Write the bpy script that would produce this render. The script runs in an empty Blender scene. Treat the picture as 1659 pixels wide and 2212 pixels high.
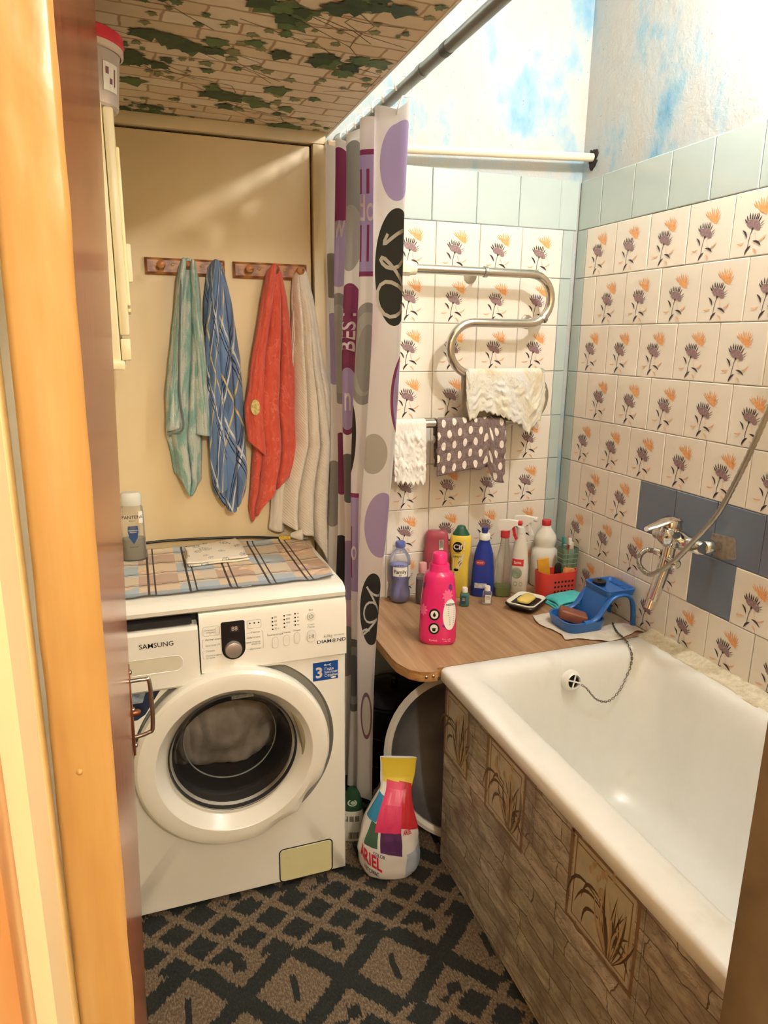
import bpy, bmesh, math, random
from mathutils import Vector, Matrix, noise
R = math.radians; PI = math.pi
random.seed(7)
SC = bpy.context.scene
COL = SC.collection

# ---------------------------------------------------------------- camera
cam_d = bpy.data.cameras.new('camera'); cam = bpy.data.objects.new('camera', cam_d); COL.objects.link(cam)
cam.location = (-1.40495, -2.08619, 1.44926)
cam.rotation_euler = (R(76.0363), R(-0.6524), R(-19.4181))
cam_d.sensor_fit = 'HORIZONTAL'; cam_d.sensor_width = 36.0
cam_d.lens = 36.0 * 1501.87 / 1659.0
cam_d.clip_start = 0.02
SC.camera = cam
# ---------------------------------------------------------------- world, exposure
w = bpy.data.worlds.new('world'); SC.world = w; w.use_nodes = True
w.node_tree.nodes['Background'].inputs[0].default_value = (0.9, 0.8, 0.66, 1)
w.node_tree.nodes['Background'].inputs[1].default_value = 0.12
SC.view_settings.view_transform = 'Standard'; SC.view_settings.look = 'None'
SC.view_settings.gamma = 1.0; SC.view_settings.use_curve_mapping = False
SC.view_settings.exposure = 0.38
# ---------------------------------------------------------------- lamps: place and emission of the two bare bulbs (built below)
BULB = (-0.20, -1.05, 2.345); BULB_EMIT = 590.0; BULB_COL = (1.0, 0.985, 0.955)
HALL = (-1.02, -3.25, 2.30); HALL_EMIT = 1150.0; HALL_COL = (1.0, 0.945, 0.86)

# ---------------------------------------------------------------- helpers
def lin(h):
    h = h.lstrip('#'); c = [int(h[i:i+2], 16)/255 for i in (0, 2, 4)]
    return tuple(x/12.92 if x <= .04045 else ((x+.055)/1.055)**2.4 for x in c) + (1,)
MATS = {}
class NT:
    """small node-tree helper"""
    def __init__(s, name):
        s.m = bpy.data.materials.new(name); s.m.use_nodes = True; s.t = s.m.node_tree
        s.b = s.t.nodes['Principled BSDF']; s.out = s.t.nodes['Material Output']; MATS[name] = s.m
    def n(s, typ, **kw):
        x = s.t.nodes.new(typ)
        for k, v in kw.items(): setattr(x, k, v)
        return x
    def set(s, inp, v):
        if isinstance(v, bpy.types.NodeSocket): s.t.links.new(v, inp)
        else: inp.default_value = v
    def math(s, op, a, b=None, c=None):
        x = s.n('ShaderNodeMath', operation=op)
        s.set(x.inputs[0], a)
        if b is not None: s.set(x.inputs[1], b)
        if c is not None: s.set(x.inputs[2], c)
        return x.outputs[0]
    def vmath(s, op, a, b):
        x = s.n('ShaderNodeVectorMath', operation=op); s.set(x.inputs[0], a); s.set(x.inputs[1], b)
        return x.outputs['Value'] if op in ('LENGTH', 'DISTANCE', 'DOT_PRODUCT') else x.outputs[0]
    def coord(s, kind='Object'):
        return s.n('ShaderNodeTexCoord').outputs[kind]
    def mapping(s, v, loc=(0,0,0), rot=(0,0,0), scale=(1,1,1)):
        x = s.n('ShaderNodeMapping'); s.set(x.inputs[0], v)
        x.inputs[1].default_value = loc; x.inputs[2].default_value = rot; x.inputs[3].default_value = scale
        return x.outputs[0]
    def sep(s, v):
        x = s.n('ShaderNodeSeparateXYZ'); s.set(x.inputs[0], v); return x.outputs
    def noise(s, v, scale, detail=3, rough=.55, dist=0.0):
        x = s.n('ShaderNodeTexNoise'); s.set(x.inputs['Vector'], v); x.inputs['Scale'].default_value = scale
        x.inputs['Detail'].default_value = detail; x.inputs['Roughness'].default_value = rough; x.inputs['Distortion'].default_value = dist
        return x.outputs['Fac']
    def ramp(s, f, pts, interp='LINEAR'):
        x = s.n('ShaderNodeValToRGB'); s.set(x.inputs[0], f); r = x.color_ramp; r.interpolation = interp
        while len(r.elements) < len(pts): r.elements.new(.5)
        for e, (p, c) in zip(r.elements, pts):
            e.position = p; e.color = lin(c) if isinstance(c, str) else c
        return x.outputs[0]
    def mix(s, f, a, b, mode='MIX'):
        x = s.n('ShaderNodeMix', data_type='RGBA', blend_type=mode); s.set(x.inputs[0], f)
        s.set(x.inputs[6], lin(a) if isinstance(a, str) else a); s.set(x.inputs[7], lin(b) if isinstance(b, str) else b)
        return x.outputs[2]
    def stripe(s, x, period, width, off=0.0):
        f = s.math('FRACT', s.math('DIVIDE', s.math('ADD', x, off), period))
        return s.math('LESS_THAN', f, width/period)
    def bump(s, h, strength=.3, dist=.002):
        x = s.n('ShaderNodeBump'); s.set(x.inputs['Height'], h); x.inputs['Strength'].default_value = strength
        x.inputs['Distance'].default_value = dist
        s.t.links.new(x.outputs[0], s.b.inputs['Normal']); return s
    def col(s, c): s.set(s.b.inputs['Base Color'], lin(c) if isinstance(c, str) else c); return s
    def rough(s, r): s.set(s.b.inputs['Roughness'], r); return s
def mat(name, c, rough=.45, metal=0.0, vary=.06, vs=9.0, bump=0.0, bs=60.0, coat=0.0, spec=.5, sss=0.0):
    if name in MATS: return MATS[name]
    s = NT(name); v = s.coord(); base = lin(c)
    if vary:
        f = s.noise(v, vs, 3)
        lo = tuple(x*(1-vary) for x in base[:3])+(1,); hi = tuple(min(1, x*(1+vary)) for x in base[:3])+(1,)
        s.col(s.ramp(f, [(.3, lo), (.7, hi)]))
    else: s.col(base)
    s.b.inputs['Roughness'].default_value = rough; s.b.inputs['Metallic'].default_value = metal
    s.b.inputs['Coat Weight'].default_value = coat; s.b.inputs['Specular IOR Level'].default_value = spec
    if bump: s.bump(s.noise(v, bs, 4), bump, .002)
    return s.m
def clear(name, c, alpha=.25, rough=.08):
    """thin see-through plastic or glass: a tinted glossy wall that lets light straight through"""
    if name in MATS: return MATS[name]
    s = NT(name); s.col(c).rough(rough)
    tr = s.n('ShaderNodeBsdfTransparent'); tr.inputs[0].default_value = tuple(.80+.20*x for x in lin(c)[:3])+(1,)
    mx = s.n('ShaderNodeMixShader'); fr = s.n('ShaderNodeFresnel'); fr.inputs[0].default_value = 1.35
    f = s.math('MINIMUM', s.math('ADD', fr.outputs[0], alpha), 1.0)
    s.t.links.new(f, mx.inputs[0]); s.t.links.new(tr.outputs[0], mx.inputs[1]); s.t.links.new(s.b.outputs[0], mx.inputs[2])
    s.t.links.new(mx.outputs[0], s.out.inputs[0]); return s.m
chrome = mat('chrome', '#d8d6d2', .12, 1.0, 0)
steel = mat('steel', '#b9b6b0', .28, 1.0, .05, 20)
white_plastic = mat('white_plastic', '#f1efe8', .35, 0, .02)
black_plastic = mat('black_plastic', '#17161a', .35, 0, .05)

class G:
    """collects geometry in world coordinates; obj() links it as ONE mesh object"""
    def __init__(s): s.v = []; s.f = []; s.mi = []; s.uv = {}
    def add(s, vs, fs, mi=0, uvs=None):
        o = len(s.v); s.v += [tuple(p) for p in vs]
        for f in fs: s.f.append(tuple(i+o for i in f)); s.mi.append(mi)
        if uvs:
            for i, u in enumerate(uvs): s.uv[o+i] = u
        return s
    def box(s, x0, x1, y0, y1, z0, z1, mi=0):
        v = [(x, y, z) for z in (z0, z1) for y in (y0, y1) for x in (x0, x1)]
        return s.add(v, [(0,2,3,1), (4,5,7,6), (0,1,5,4), (2,6,7,3), (0,4,6,2), (1,3,7,5)], mi)
    def rbox(s, x0, x1, y0, y1, z0, z1, r=.004, seg=2, mi=0, M=None):
        bm = bmesh.new(); bmesh.ops.create_cube(bm, size=1)
        for v in bm.verts: v.co = Vector(((x0+x1)/2+v.co.x*(x1-x0), (y0+y1)/2+v.co.y*(y1-y0), (z0+z1)/2+v.co.z*(z1-z0)))
        bmesh.ops.bevel(bm, geom=bm.edges[:], offset=r, segments=seg, affect='EDGES', profile=.5, clamp_overlap=True)
        if M: bmesh.ops.transform(bm, matrix=M, verts=bm.verts)
        bm.verts.index_update(); s.add([v.co for v in bm.verts], [[v.index for v in f.verts] for f in bm.faces], mi); bm.free(); return s
    def loft(s, rings, cap=(True, True), mi=0, closed=True):
        n = len(rings[0]); vs = [p for r in rings for p in r]; fs = []
        for i in range(len(rings)-1):
            for j in range(n if closed else n-1):
                k = (j+1) % n; fs.append((i*n+j, i*n+k, (i+1)*n+k, (i+1)*n+j))
        if cap[0]: fs.append(tuple(range(n-1, -1, -1)))
        if cap[1]: fs.append(tuple((len(rings)-1)*n+j for j in range(n)))
        return s.add(vs, fs, mi)
    def lathe(s, prof, org, axis=(0,0,1), seg=32, cap=(True, True), mi=0, M=None):
        """prof: (radius, height along the axis)"""
        a = Vector(axis).normalized(); u = a.orthogonal().normalized(); wv = a.cross(u); o = Vector(org); rings = []
        for r, h in prof:
            r = max(r, 1e-5)
            rings.append([o+a*h+(u*math.cos(2*PI*j/seg)+wv*math.sin(2*PI*j/seg))*r for j in range(seg)])
        return s.loft(rings, cap, mi)
    def tube(s, pts, r, seg=12, mi=0, cap=True):
        pts = [Vector(p) for p in pts]; rings = []; prev = None
        for i, p in enumerate(pts):
            t = (pts[min(i+1, len(pts)-1)]-pts[max(i-1, 0)]).normalized()
            if prev is None: u = t.orthogonal().normalized()
            else: u = (prev-t*prev.dot(t)).normalized()
            prev = u; wv = t.cross(u); rr = r(i/(len(pts)-1)) if callable(r) else r
            rings.append([p+(u*math.cos(2*PI*j/seg)+wv*math.sin(2*PI*j/seg))*rr for j in range(seg)])
        return s.loft(rings, (cap, cap), mi)
    def grid(s, nu, nv, fn, mi=0):
        """fn(a, b) -> (point, (u, v)), a and b from 0 to 1"""
        vs = []; uvs = []
        for i in range(nu+1):
            for j in range(nv+1):
                p, u = fn(i/nu, j/nv); vs.append(p); uvs.append(u)
        fs = [(i*(nv+1)+j, (i+1)*(nv+1)+j, (i+1)*(nv+1)+j+1, i*(nv+1)+j+1) for i in range(nu) for j in range(nv)]
        return s.add(vs, fs, mi, uvs)
    def prism(s, poly, d, mi=0):
        """poly: 3D outline, d: extrusion vector"""
        n = len(poly); d = Vector(d); a = [Vector(p) for p in poly]; b = [p+d for p in a]
        fs = [tuple(range(n-1, -1, -1)), tuple(range(n, 2*n))]+[(i, (i+1) % n, n+(i+1) % n, n+i) for i in range(n)]
        return s.add(a+b, fs, mi)
    def obj(s, name, mats, parent=None, org=None, smooth=True, ang=40, solid=0, off=0.0, fix=True):
        me = bpy.data.meshes.new(name)
        base = Vector(ORG[parent.name]) if parent else Vector(org or (0, 0, 0))
        me.from_pydata([Vector(p)-base for p in s.v], [], s.f)
        mats = mats if isinstance(mats, (list, tuple)) else [mats]
        for m in mats: me.materials.append(MATS[m] if isinstance(m, str) else m)
        for p, k in zip(me.polygons, s.mi): p.material_index = k
        if s.uv:
            l = me.uv_layers.new(name='UVMap')
            for i, lp in enumerate(me.loops): l.data[i].uv = s.uv.get(lp.vertex_index, (0, 0))
        if smooth or fix:
            bm = bmesh.new(); bm.from_mesh(me)
            if fix: bmesh.ops.recalc_face_normals(bm, faces=bm.faces)
            if smooth:
                for f in bm.faces: f.smooth = True
                for e in bm.edges:
                    if len(e.link_faces) == 2 and e.calc_face_angle(0) > R(ang): e.smooth = False
            bm.to_mesh(me); bm.free()
        o = bpy.data.objects.new(name, me); COL.objects.link(o)
        if solid:
            md = o.modifiers.new('thickness', 'SOLIDIFY'); md.thickness = solid; md.offset = off
        if parent: o.parent = parent
        else: o.location = base
        ORG[o.name] = tuple(base); return o
ORG = {}
def thing(name, loc, label, cat, group=None):
    o = bpy.data.objects.new(name, None); COL.objects.link(o); o.location = loc; ORG[o.name] = tuple(loc); o.empty_display_size = .05
    return tag(o, label, cat, group)
def tag(o, label, cat, group=None):
    o['label'] = label; o['category'] = cat
    if group: o['group'] = group
    return o
def struct(o, label=None):
    o['kind'] = 'structure'
    if label: o['label'] = label
    return o
def lerp(a, b, t): return a+(b-a)*t
def sm(t): t = max(0, min(1, t)); return t*t*(3-2*t)
def interp(tab, x):
    """piecewise-smooth table lookup, tab sorted by first column"""
    if x <= tab[0][0]: return tab[0][1]
    for (a, p), (b, q) in zip(tab, tab[1:]):
        if x <= b: return lerp(p, q, (x-a)/(b-a))
    return tab[-1][1]
def spline(pts, n=8):
    P = [Vector(p) for p in pts]; out = []
    for i in range(len(P)-1):
        a = P[max(i-1, 0)]; b = P[i]; c = P[i+1]; d = P[min(i+2, len(P)-1)]
        for k in range(n):
            t = k/n; out.append(.5*((2*b)+(c-a)*t+(2*a-5*b+4*c-d)*t*t+(3*b-a-3*c+d)*t**3))
    out.append(P[-1]); return out
# ---------------------------------------------------------------- flat print: 2D shapes laid on a surface function S(u, v)
def sh_rect(u0, v0, u1, v1, nu=1, nv=1):
    v = [(lerp(u0, u1, i/nu), lerp(v0, v1, j/nv)) for i in range(nu+1) for j in range(nv+1)]
    return v, [(i*(nv+1)+j, (i+1)*(nv+1)+j, (i+1)*(nv+1)+j+1, i*(nv+1)+j+1) for i in range(nu) for j in range(nv)]
def sh_ell(cx, cy, rx, ry, rings=4, seg=28, r0=0.0, a0=0, a1=2*PI):
    v = []; f = []
    for i in range(rings+1):
        k = lerp(r0, 1, i/rings)
        for j in range(seg+1):
            a = lerp(a0, a1, j/seg); v.append((cx+rx*k*math.cos(a), cy+ry*k*math.sin(a)))
    for i in range(rings):
        for j in range(seg): f.append((i*(seg+1)+j, (i+1)*(seg+1)+j, (i+1)*(seg+1)+j+1, i*(seg+1)+j+1))
    return v, f
def sh_poly(pts): return [tuple(p) for p in pts], [tuple(range(len(pts)))]
def sh_line(pts, wd):
    v = []; f = []
    for i, p in enumerate(pts):
        a = Vector(pts[max(i-1, 0)]); b = Vector(pts[min(i+1, len(pts)-1)]); d = (b-a).normalized(); n = Vector((-d.y, d.x))*wd/2
        v += [(p[0]+n.x, p[1]+n.y), (p[0]-n.x, p[1]-n.y)]
    f = [(2*i, 2*i+1, 2*i+3, 2*i+2) for i in range(len(pts)-1)]; return v, f
_tc = {}
def sh_text(txt, cx, cy, size, align='CENTER', bold=0.0, shear=0.0, sx=1.0, rot=0.0):
    key = (txt, align, bold, shear)
    if key not in _tc:
        cu = bpy.data.curves.new('t', 'FONT'); cu.body = txt; cu.align_x = align; cu.align_y = 'CENTER'; cu.offset = bold
        cu.shear = shear; cu.resolution_u = 3; cu.fill_mode = 'FRONT'
        o = bpy.data.objects.new('t', cu); COL.objects.link(o)
        me = o.to_mesh(); _tc[key] = ([(v.co.x, v.co.y) for v in me.vertices], [tuple(p.vertices) for p in me.polygons])
        o.to_mesh_clear(); bpy.data.objects.remove(o); bpy.data.curves.remove(cu)
    v, f = _tc[key]; c, s_ = math.cos(rot), math.sin(rot)
    return [(cx+size*(x*sx*c-y*s_), cy+size*(x*sx*s_+y*c)) for x, y in v], f
def decal(name, shapes, S, m, parent, eps=.0006, both=False, step=.000008):
    g = G()
    for i_, (v, f) in enumerate(shapes):
        for e in ((eps, -eps) if both else (eps,)):
            pts = []
            for (a, b) in v:
                p, n = S(a, b); pts.append(Vector(p)+Vector(n)*(e+math.copysign(step*i_, e)))
            g.add(pts, f)
    o = g.obj(name, m, parent, smooth=False, fix=False)
    if len(shapes) > 1: o['kind'] = 'stuff'
    return o
def plane_S(o, U, V):
    o = Vector(o); U = Vector(U); V = Vector(V); n = U.cross(V).normalized()
    return lambda u, v: (o+U*u+V*v, n)
def rrect_pts(u0, v0, u1, v1, r, n=5):
    out = []
    for cx, cy, a in ((u1-r, v1-r, 0), (u0+r, v1-r, 90), (u0+r, v0+r, 180), (u1-r, v0+r, 270)):
        for k in range(n+1):
            t = R(a+90*k/n); out.append((cx+r*math.cos(t), cy+r*math.sin(t)))
    return out
def sh_outline(pts, wd): return sh_line(list(pts)+[pts[0], pts[1]], wd)
# ================================================================ THE ROOM
# corner of the tiled walls at the origin, x to the right, y away from the camera, z up; the floor is z = 0
def sky_paint(name):
    s = NT(name); v = s.coord()
    a = s.noise(s.mapping(v, scale=(2.2, 2.2, 1.5)), 2.3, 4, .6)
    b = s.noise(s.mapping(v, (3, 1, 2), scale=(1, 1, .55)), 7.0, 5, .65)
    f = s.math('ADD', s.math('MULTIPLY', a, .62), s.math('MULTIPLY', b, .38))
    c = s.ramp(f, [(.44, '#bcbbb6'), (.52, '#b4bcbe'), (.58, '#92b3c3'), (.68, '#5795be')])
    spk = s.math('GREATER_THAN', s.noise(v, 95, 2, .7), .72)
    s.col(s.mix(spk, c, '#8e9aa2')).rough(.8)
    h = s.math('ADD', s.noise(v, 26, 6, .7), s.math('MULTIPLY', s.noise(v, 140, 3), .25))
    s.bump(h, .55, .006); return s.m
sky_paint('sky_paint')
def beige_paint(name, c1, c2):
    s = NT(name); v = s.coord(); s.col(s.ramp(s.noise(s.mapping(v, scale=(1, 1, .3)), 5, 4), [(.3, c1), (.7, c2)])).rough(.42)
    s.bump(s.noise(v, 40, 4), .08, .002); return s.m
beige_paint('beige_paint', '#e6cfa2', '#ecd8b0')
beige_paint('beige_trim', '#dcc8a0', '#e6d5b2')
mat('grout', '#cfc6b4', .9, vary=.25, vs=30)
mat('ceiling_white', '#efece4', .85, vary=.04)

ZC = 2.62     # high ceiling over the bath
wb = struct(G().box(-1.68, .12, .005, .12, 0, ZC).obj('wall_back', 'sky_paint', smooth=False))
wr = struct(G().box(.005, .12, -1.66, .005, 0, ZC).obj('wall_right', 'sky_paint', smooth=False))
struct(G().box(-1.68, -1.585, -1.66, .005, 0, ZC).obj('wall_left', 'beige_paint', smooth=False))
gf = G().box(-1.585, -1.485, -1.66, -1.585, 0, ZC).box(-.755, .005, -1.66, -1.585, 0, ZC).box(-1.485, -.755, -1.66, -1.585, 2.02, ZC)
struct(gf.obj('wall_front', 'beige_paint', smooth=False))
struct(G().box(-1.68, .12, -1.66, .12, ZC, ZC+.08).obj('ceiling', 'ceiling_white', smooth=False))

# ---- floor under the carpet
s = NT('brown_linoleum'); v = s.coord(); s.col(s.ramp(s.noise(s.mapping(v, scale=(1, 8, 1)), 6, 4), [(.3, '#4a3527'), (.7, '#60452f')])).rough(.5)
struct(G().box(-1.68, .12, -3.6, .12, -.08, -.012).obj('floor', 'brown_linoleum', smooth=False))

# ---- tiles
mat('tile_cream', '#ece3d5', .16, vary=.03, vs=4, coat=.3)
mat('tile_teal', '#b6c3bf', .16, vary=.05, vs=5, coat=.3)
mat('tile_slate', '#6b7688', .22, vary=.05, vs=5, coat=.2)
mat('print_plum', '#3c2a30', .3, vary=.25, vs=160)
mat('print_mauve', '#94787a', .3, vary=.3, vs=220)
mat('print_orange', '#e8a468', .3, vary=.18, vs=150)
mat('print_peach', '#e8b48c', .3, vary=.1, vs=150)
mat('print_line', '#6b5a4e', .4, vary=0)
def leaf2(a, b, wd, bend=.12, n=5):
    a = Vector(a); b = Vector(b); d = b-a; nn = Vector((-d.y, d.x))
    up = []; dn = []
    for i in range(n+1):
        t = i/n; c = a+d*t+nn*bend*math.sin(PI*t); wv = nn.normalized()*wd*math.sin(PI*t)**.8
        up.append(tuple(c+wv)); dn.append(tuple(c-wv))
    return sh_poly(up+dn[::-1][1:-1])
def petals(body, tips, wd):
    return [sh_poly([(b[0]-wd, b[1]), (lerp(b[0], t[0], .55)-wd*.9, lerp(b[1], t[1], .55)), t, (lerp(b[0], t[0], .55)+wd*.9, lerp(b[1], t[1], .55)+wd*.3), (b[0]+wd, b[1])]) for b, t in zip(body, tips)]
DT = [(.245,.59),(.28,.635),(.34,.668),(.395,.662),(.445,.655),(.495,.648),(.535,.64),(.58,.598),(.64,.522),(.655,.478),(.65,.425)]
DB = [(.33,.47),(.34,.49),(.37,.50),(.40,.49),(.43,.49),(.46,.485),(.48,.475),(.50,.46),(.52,.435),(.53,.415),(.53,.395)]
DB = [(lerp(b[0], t[0], .42), lerp(b[1], t[1], .42)) for b, t in zip(DB, DT)]
OT = [(.37,.803),(.40,.838),(.455,.83),(.51,.878),(.565,.862),(.63,.878),(.67,.84),(.705,.815),(.737,.753),(.742,.697),(.742,.64),(.73,.59)]
OB = [(.46,.72),(.48,.72),(.52,.73),(.55,.73),(.58,.72),(.61,.71),(.63,.70),(.64,.68),(.65,.66),(.66,.64),(.66,.62),(.65,.60)]
FLOWER = [(1, petals(OB, OT, .0125)+[sh_poly([(.455,.74),(.49,.695),(.54,.655),(.60,.62),(.66,.60),(.675,.63),(.66,.69),(.62,.725),(.55,.745),(.49,.75)]), sh_ell(.51,.632,.014,.014,1,8)]),
          (2, [sh_poly([(.285,.54),(.31,.475),(.36,.435),(.42,.425),(.47,.41),(.51,.385),(.57,.385),(.575,.44),(.54,.51),(.48,.545),(.40,.56),(.33,.56)])]),
          (3, petals(DB, DT, .0115)+[sh_ell(.422,.415,.02,.022,1,10), sh_line([(.42,.41),(.395,.33),(.378,.24),(.37,.135)], .011),
               leaf2((.228,.42),(.333,.275),.016), leaf2((.449,.233),(.628,.146),.018), leaf2((.436,.168),(.32,.03),.019, -.12)]),
          (4, [leaf2((.30,.23),(.14,.215),.014), leaf2((.705,.31),(.564,.225),.015), leaf2((.468,.124),(.564,.025),.014), sh_line([(.48,.376),(.495,.31),(.52,.247)], .007)])]
_tm = {}
def tile_mesh(wd, ht, kind):
    key = (round(wd, 4), round(ht, 4), kind)
    if key in _tm: return _tm[key]
    g = G(); b = .0022; t = .0065; x1 = wd/2; z1 = ht/2
    # bevelled slab, front at y = 0 facing -y
    o = [(-x1, t, -z1), (x1, t, -z1), (x1, t, z1), (-x1, t, z1)]; m = [(p[0], b*.8, p[2]) for p in o]
    i = [(math.copysign(x1-b, p[0]), 0, math.copysign(z1-b, p[2])) for p in o]
    g.loft([o, m, i], (False, True))
    if kind == 'flower':
        k = .15
        for mi, shapes in FLOWER:
            for q_, (v, f) in enumerate(shapes): g.add([((a-.5)*k, -.00025-.00025*mi-.000012*q_, (c-.5)*k) for a, c in v], f, mi)
    me = bpy.data.meshes.new('tile'); me.from_pydata(g.v, [], g.f)
    base = {'flower': 'tile_cream', 'cream': 'tile_cream', 'teal': 'tile_teal', 'slate': 'tile_slate'}[kind]
    for n in (base, 'print_orange', 'print_mauve', 'print_plum', 'print_peach'): me.materials.append(MATS[n])
    for p, q in zip(me.polygons, g.mi): p.material_index = q
    _tm[key] = me; return me
def put_tile(parent, side, a0, a1, z0, z1, kind):
    """a: distance along the wall (x on the back wall, -y on the right wall)"""
    gap = .0016; me = tile_mesh(a1-a0-gap, z1-z0-gap, kind)
    o = bpy.data.objects.new('tile', me); COL.objects.link(o); o.parent = parent
    c = (a0+a1)/2; j = random.uniform(-.0006, .0006); t = [random.gauss(0, .0022) for _ in range(3)]
    if side == 'b': o.location = (c, j, (z0+z1)/2); o.rotation_euler = (t[0], t[1]*.8, t[2])
    else: o.location = (j, -c, (z0+z1)/2); o.rotation_euler = (t[0], t[1]*.8, -PI/2+t[2])
Z0 = 1.80
for k in range(6):                                               # pale green border row, back wall
    a = -.82+.15*k; put_tile(wb, 'b', max(a, -.8035), min(a+.15, -.0695), Z0, Z0+.15, 'teal')
put_tile(wb, 'b', -.0695, -.004, Z0, Z0+.15, 'teal')
for r in range(9):
    zt = Z0-.15*r
    for k in range(5):
        a = -.8035+.15*k; put_tile(wb, 'b', a, a+.15, zt-.15, zt, 'flower' if not (k == 0 and r == 7) else 'flower')
    put_tile(wb, 'b', -.0535, -.012, zt-.15, zt, 'teal')
offs = [.0537, .12, .0537, .12, .0537, .12, .0537, .137, .0537]
put_tile(wr, 'r', .002, .115, Z0, Z0+.15, 'teal')
for k in range(10):
    a = .115+.1505*k; put_tile(wr, 'r', a, min(a+.1505, 1.58), Z0, Z0+.15, 'teal')
for r in range(9):
    zt = Z0-.15*r
    put_tile(wr, 'r', .002, .0537, zt-.15, zt, 'teal')
    if offs[r] > .06: put_tile(wr, 'r', .0537, offs[r], zt-.15, zt, 'cream')
    k = 0
    while offs[r]+.15*k < 1.55:
        a = offs[r]+.15*k; b = min(a+.15, 1.58)
        kind = 'flower' if b-a > .149 else 'cream'
        if r == 5 and .40 < a < 1.2: kind = 'slate'
        if r == 6 and abs(a-.6537) < .01: kind = 'slate'
        put_tile(wr, 'r', a, b, zt-.15, zt, kind); k += 1

# ---- old cement band between bath rim and tiles, plaster patch at the pipe
s = NT('old_cement'); v = s.coord(); s.col(s.ramp(s.noise(v, 60, 5, .7), [(.3, '#cbbf9f'), (.55, '#e5dcc3'), (.75, '#f1ecdc')])).rough(.9).bump(s.noise(v, 90, 5, .7), .7, .004)
g = G()
def cem(a, b):
    y = lerp(-.535, -1.57, a); wv = .052+.012*noise.noise((y*9, 0, 0))+.006*noise.noise((y*40, 1, 0))
    x = lerp(.004, -wv, b); z = .601+.012*(1-b)**2+.004*noise.noise((x*60, y*30, 0)); return (x, y, z-.004*b), (a, b)
g.grid(90, 6, cem); struct(g.obj('trim_3', 'old_cement', solid=.01, off=1))
mat('dark_hole', '#2b2320', .95, vary=.3, vs=60)
g = G()
pts = [(-.0005, -.05+.022*(1+.22*math.sin(5*a+1)+.10*math.sin(9*a))*math.cos(a), 2.008+.028*(1+.22*math.sin(3*a)+.10*math.sin(8*a))*math.sin(a)) for a in [2*PI*i/40 for i in range(40)]]
g.prism(pts, (.006, 0, 0)); p = g.obj('hole_in_plaster', 'dark_hole', wr, smooth=False)
# broken slate tile round the tap inlet: cement bed showing
mat('cement_bed', '#8d7f70', .95, vary=.3, vs=80, bump=.8, bs=120)
g = G().prism([(-.0016, -.715, .965), (-.0016, -.79, .970), (-.0016, -.80, .918), (-.0016, -.76, .905), (-.0016, -.712, .912)][::-1], (.003, 0, 0))
g.obj('cement_patch', 'cement_bed', wr, smooth=False)

# ---- lowered ceiling over the washing machine: papered with a brick-and-ivy print
s = NT('brick_wallpaper'); v = s.coord()
vv = s.mapping(v, rot=(0, 0, R(-2)))
wob = s.n('ShaderNodeVectorMath', operation='MULTIPLY_ADD'); nz = s.n('ShaderNodeTexNoise'); s.set(nz.inputs['Vector'], v); nz.inputs['Scale'].default_value = 22
s.set(wob.inputs[0], nz.outputs['Color']); wob.inputs[1].default_value = (.012, .012, 0); s.set(wob.inputs[2], vv)
br = s.n('ShaderNodeTexBrick'); s.set(br.inputs['Vector'], wob.outputs[0]); br.inputs['Scale'].default_value = 1.0
br.inputs['Color1'].default_value = lin('#f0e4cc'); br.inputs['Color2'].default_value = lin('#e2ceac'); br.inputs['Mortar'].default_value = lin('#b0916c')
br.inputs['Mortar Size'].default_value = .0042; br.inputs['Mortar Smooth'].default_value = .7; br.inputs['Brick Width'].default_value = .14; br.inputs['Row Height'].default_value = .05
st = s.noise(v, 34, 5, .65)
s.col(s.mix(s.math('MULTIPLY', st, .32), br.outputs['Color'], '#b39a78')).rough(.7)
s.bump(s.noise(v, 120, 3), .1, .001)
lc = struct(G().box(-1.585, -.852, -1.585, .004, 2.0, 2.03).obj('ceiling_lowered', 'brick_wallpaper', smooth=False))
struct(G().box(-.852, -.846, -1.585, .004, 1.9985, 2.034).obj('trim_1', 'ceiling_white', smooth=False), 'white strip along the edge of the lowered ceiling')
mat('ivy_dark', '#2f4a2a', .6, vary=.3, vs=40); mat('ivy_mid', '#557040', .6, vary=.25, vs=40); mat('ivy_pale', '#868a5a', .6, vary=.2, vs=40); mat('ivy_stem', '#7f7050', .6)
IVY = [(0,-.5),(.16,-.36),(.42,-.42),(.36,-.12),(.6,.12),(.3,.2),(.22,.42),(0,.75),(-.22,.42),(-.3,.2),(-.6,.12),(-.36,-.12),(-.42,-.42),(-.16,-.36)]
def ivy(cx, cy, size, rot, sq=1.0):
    c, q = math.cos(rot), math.sin(rot); out = []
    for x, y in IVY:
        x *= sq*random.uniform(.9, 1.1); y *= random.uniform(.9, 1.1); out.append((cx+size*(x*c-y*q), cy+size*(x*q+y*c)))
    v = [(cx, cy)]+out; n = len(out); return v, [(0, i+1, (i+1) % n+1) for i in range(n)]
S = plane_S((0, 0, 2.0), (1, 0, 0), (0, -1, 0))
groups = {'ivy_dark': [], 'ivy_mid': [], 'ivy_pale': [], 'ivy_stem': []}
clus = [(-1.129,-.735,1.1), (-1.284,-.52,1.15), (-.965,-.515,1.1), (-1.142,-.237,1.15), (-1.365,-.40,.8), (-.99,-.055,.9), (-1.31,-.06,.7), (-1.0,-.80,.9), (-1.42,-.75,1), (-1.2,-1.0,1.1), (-.93,-1.05,1), (-1.42,-1.15,1), (-1.1,-1.3,1)]
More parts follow.
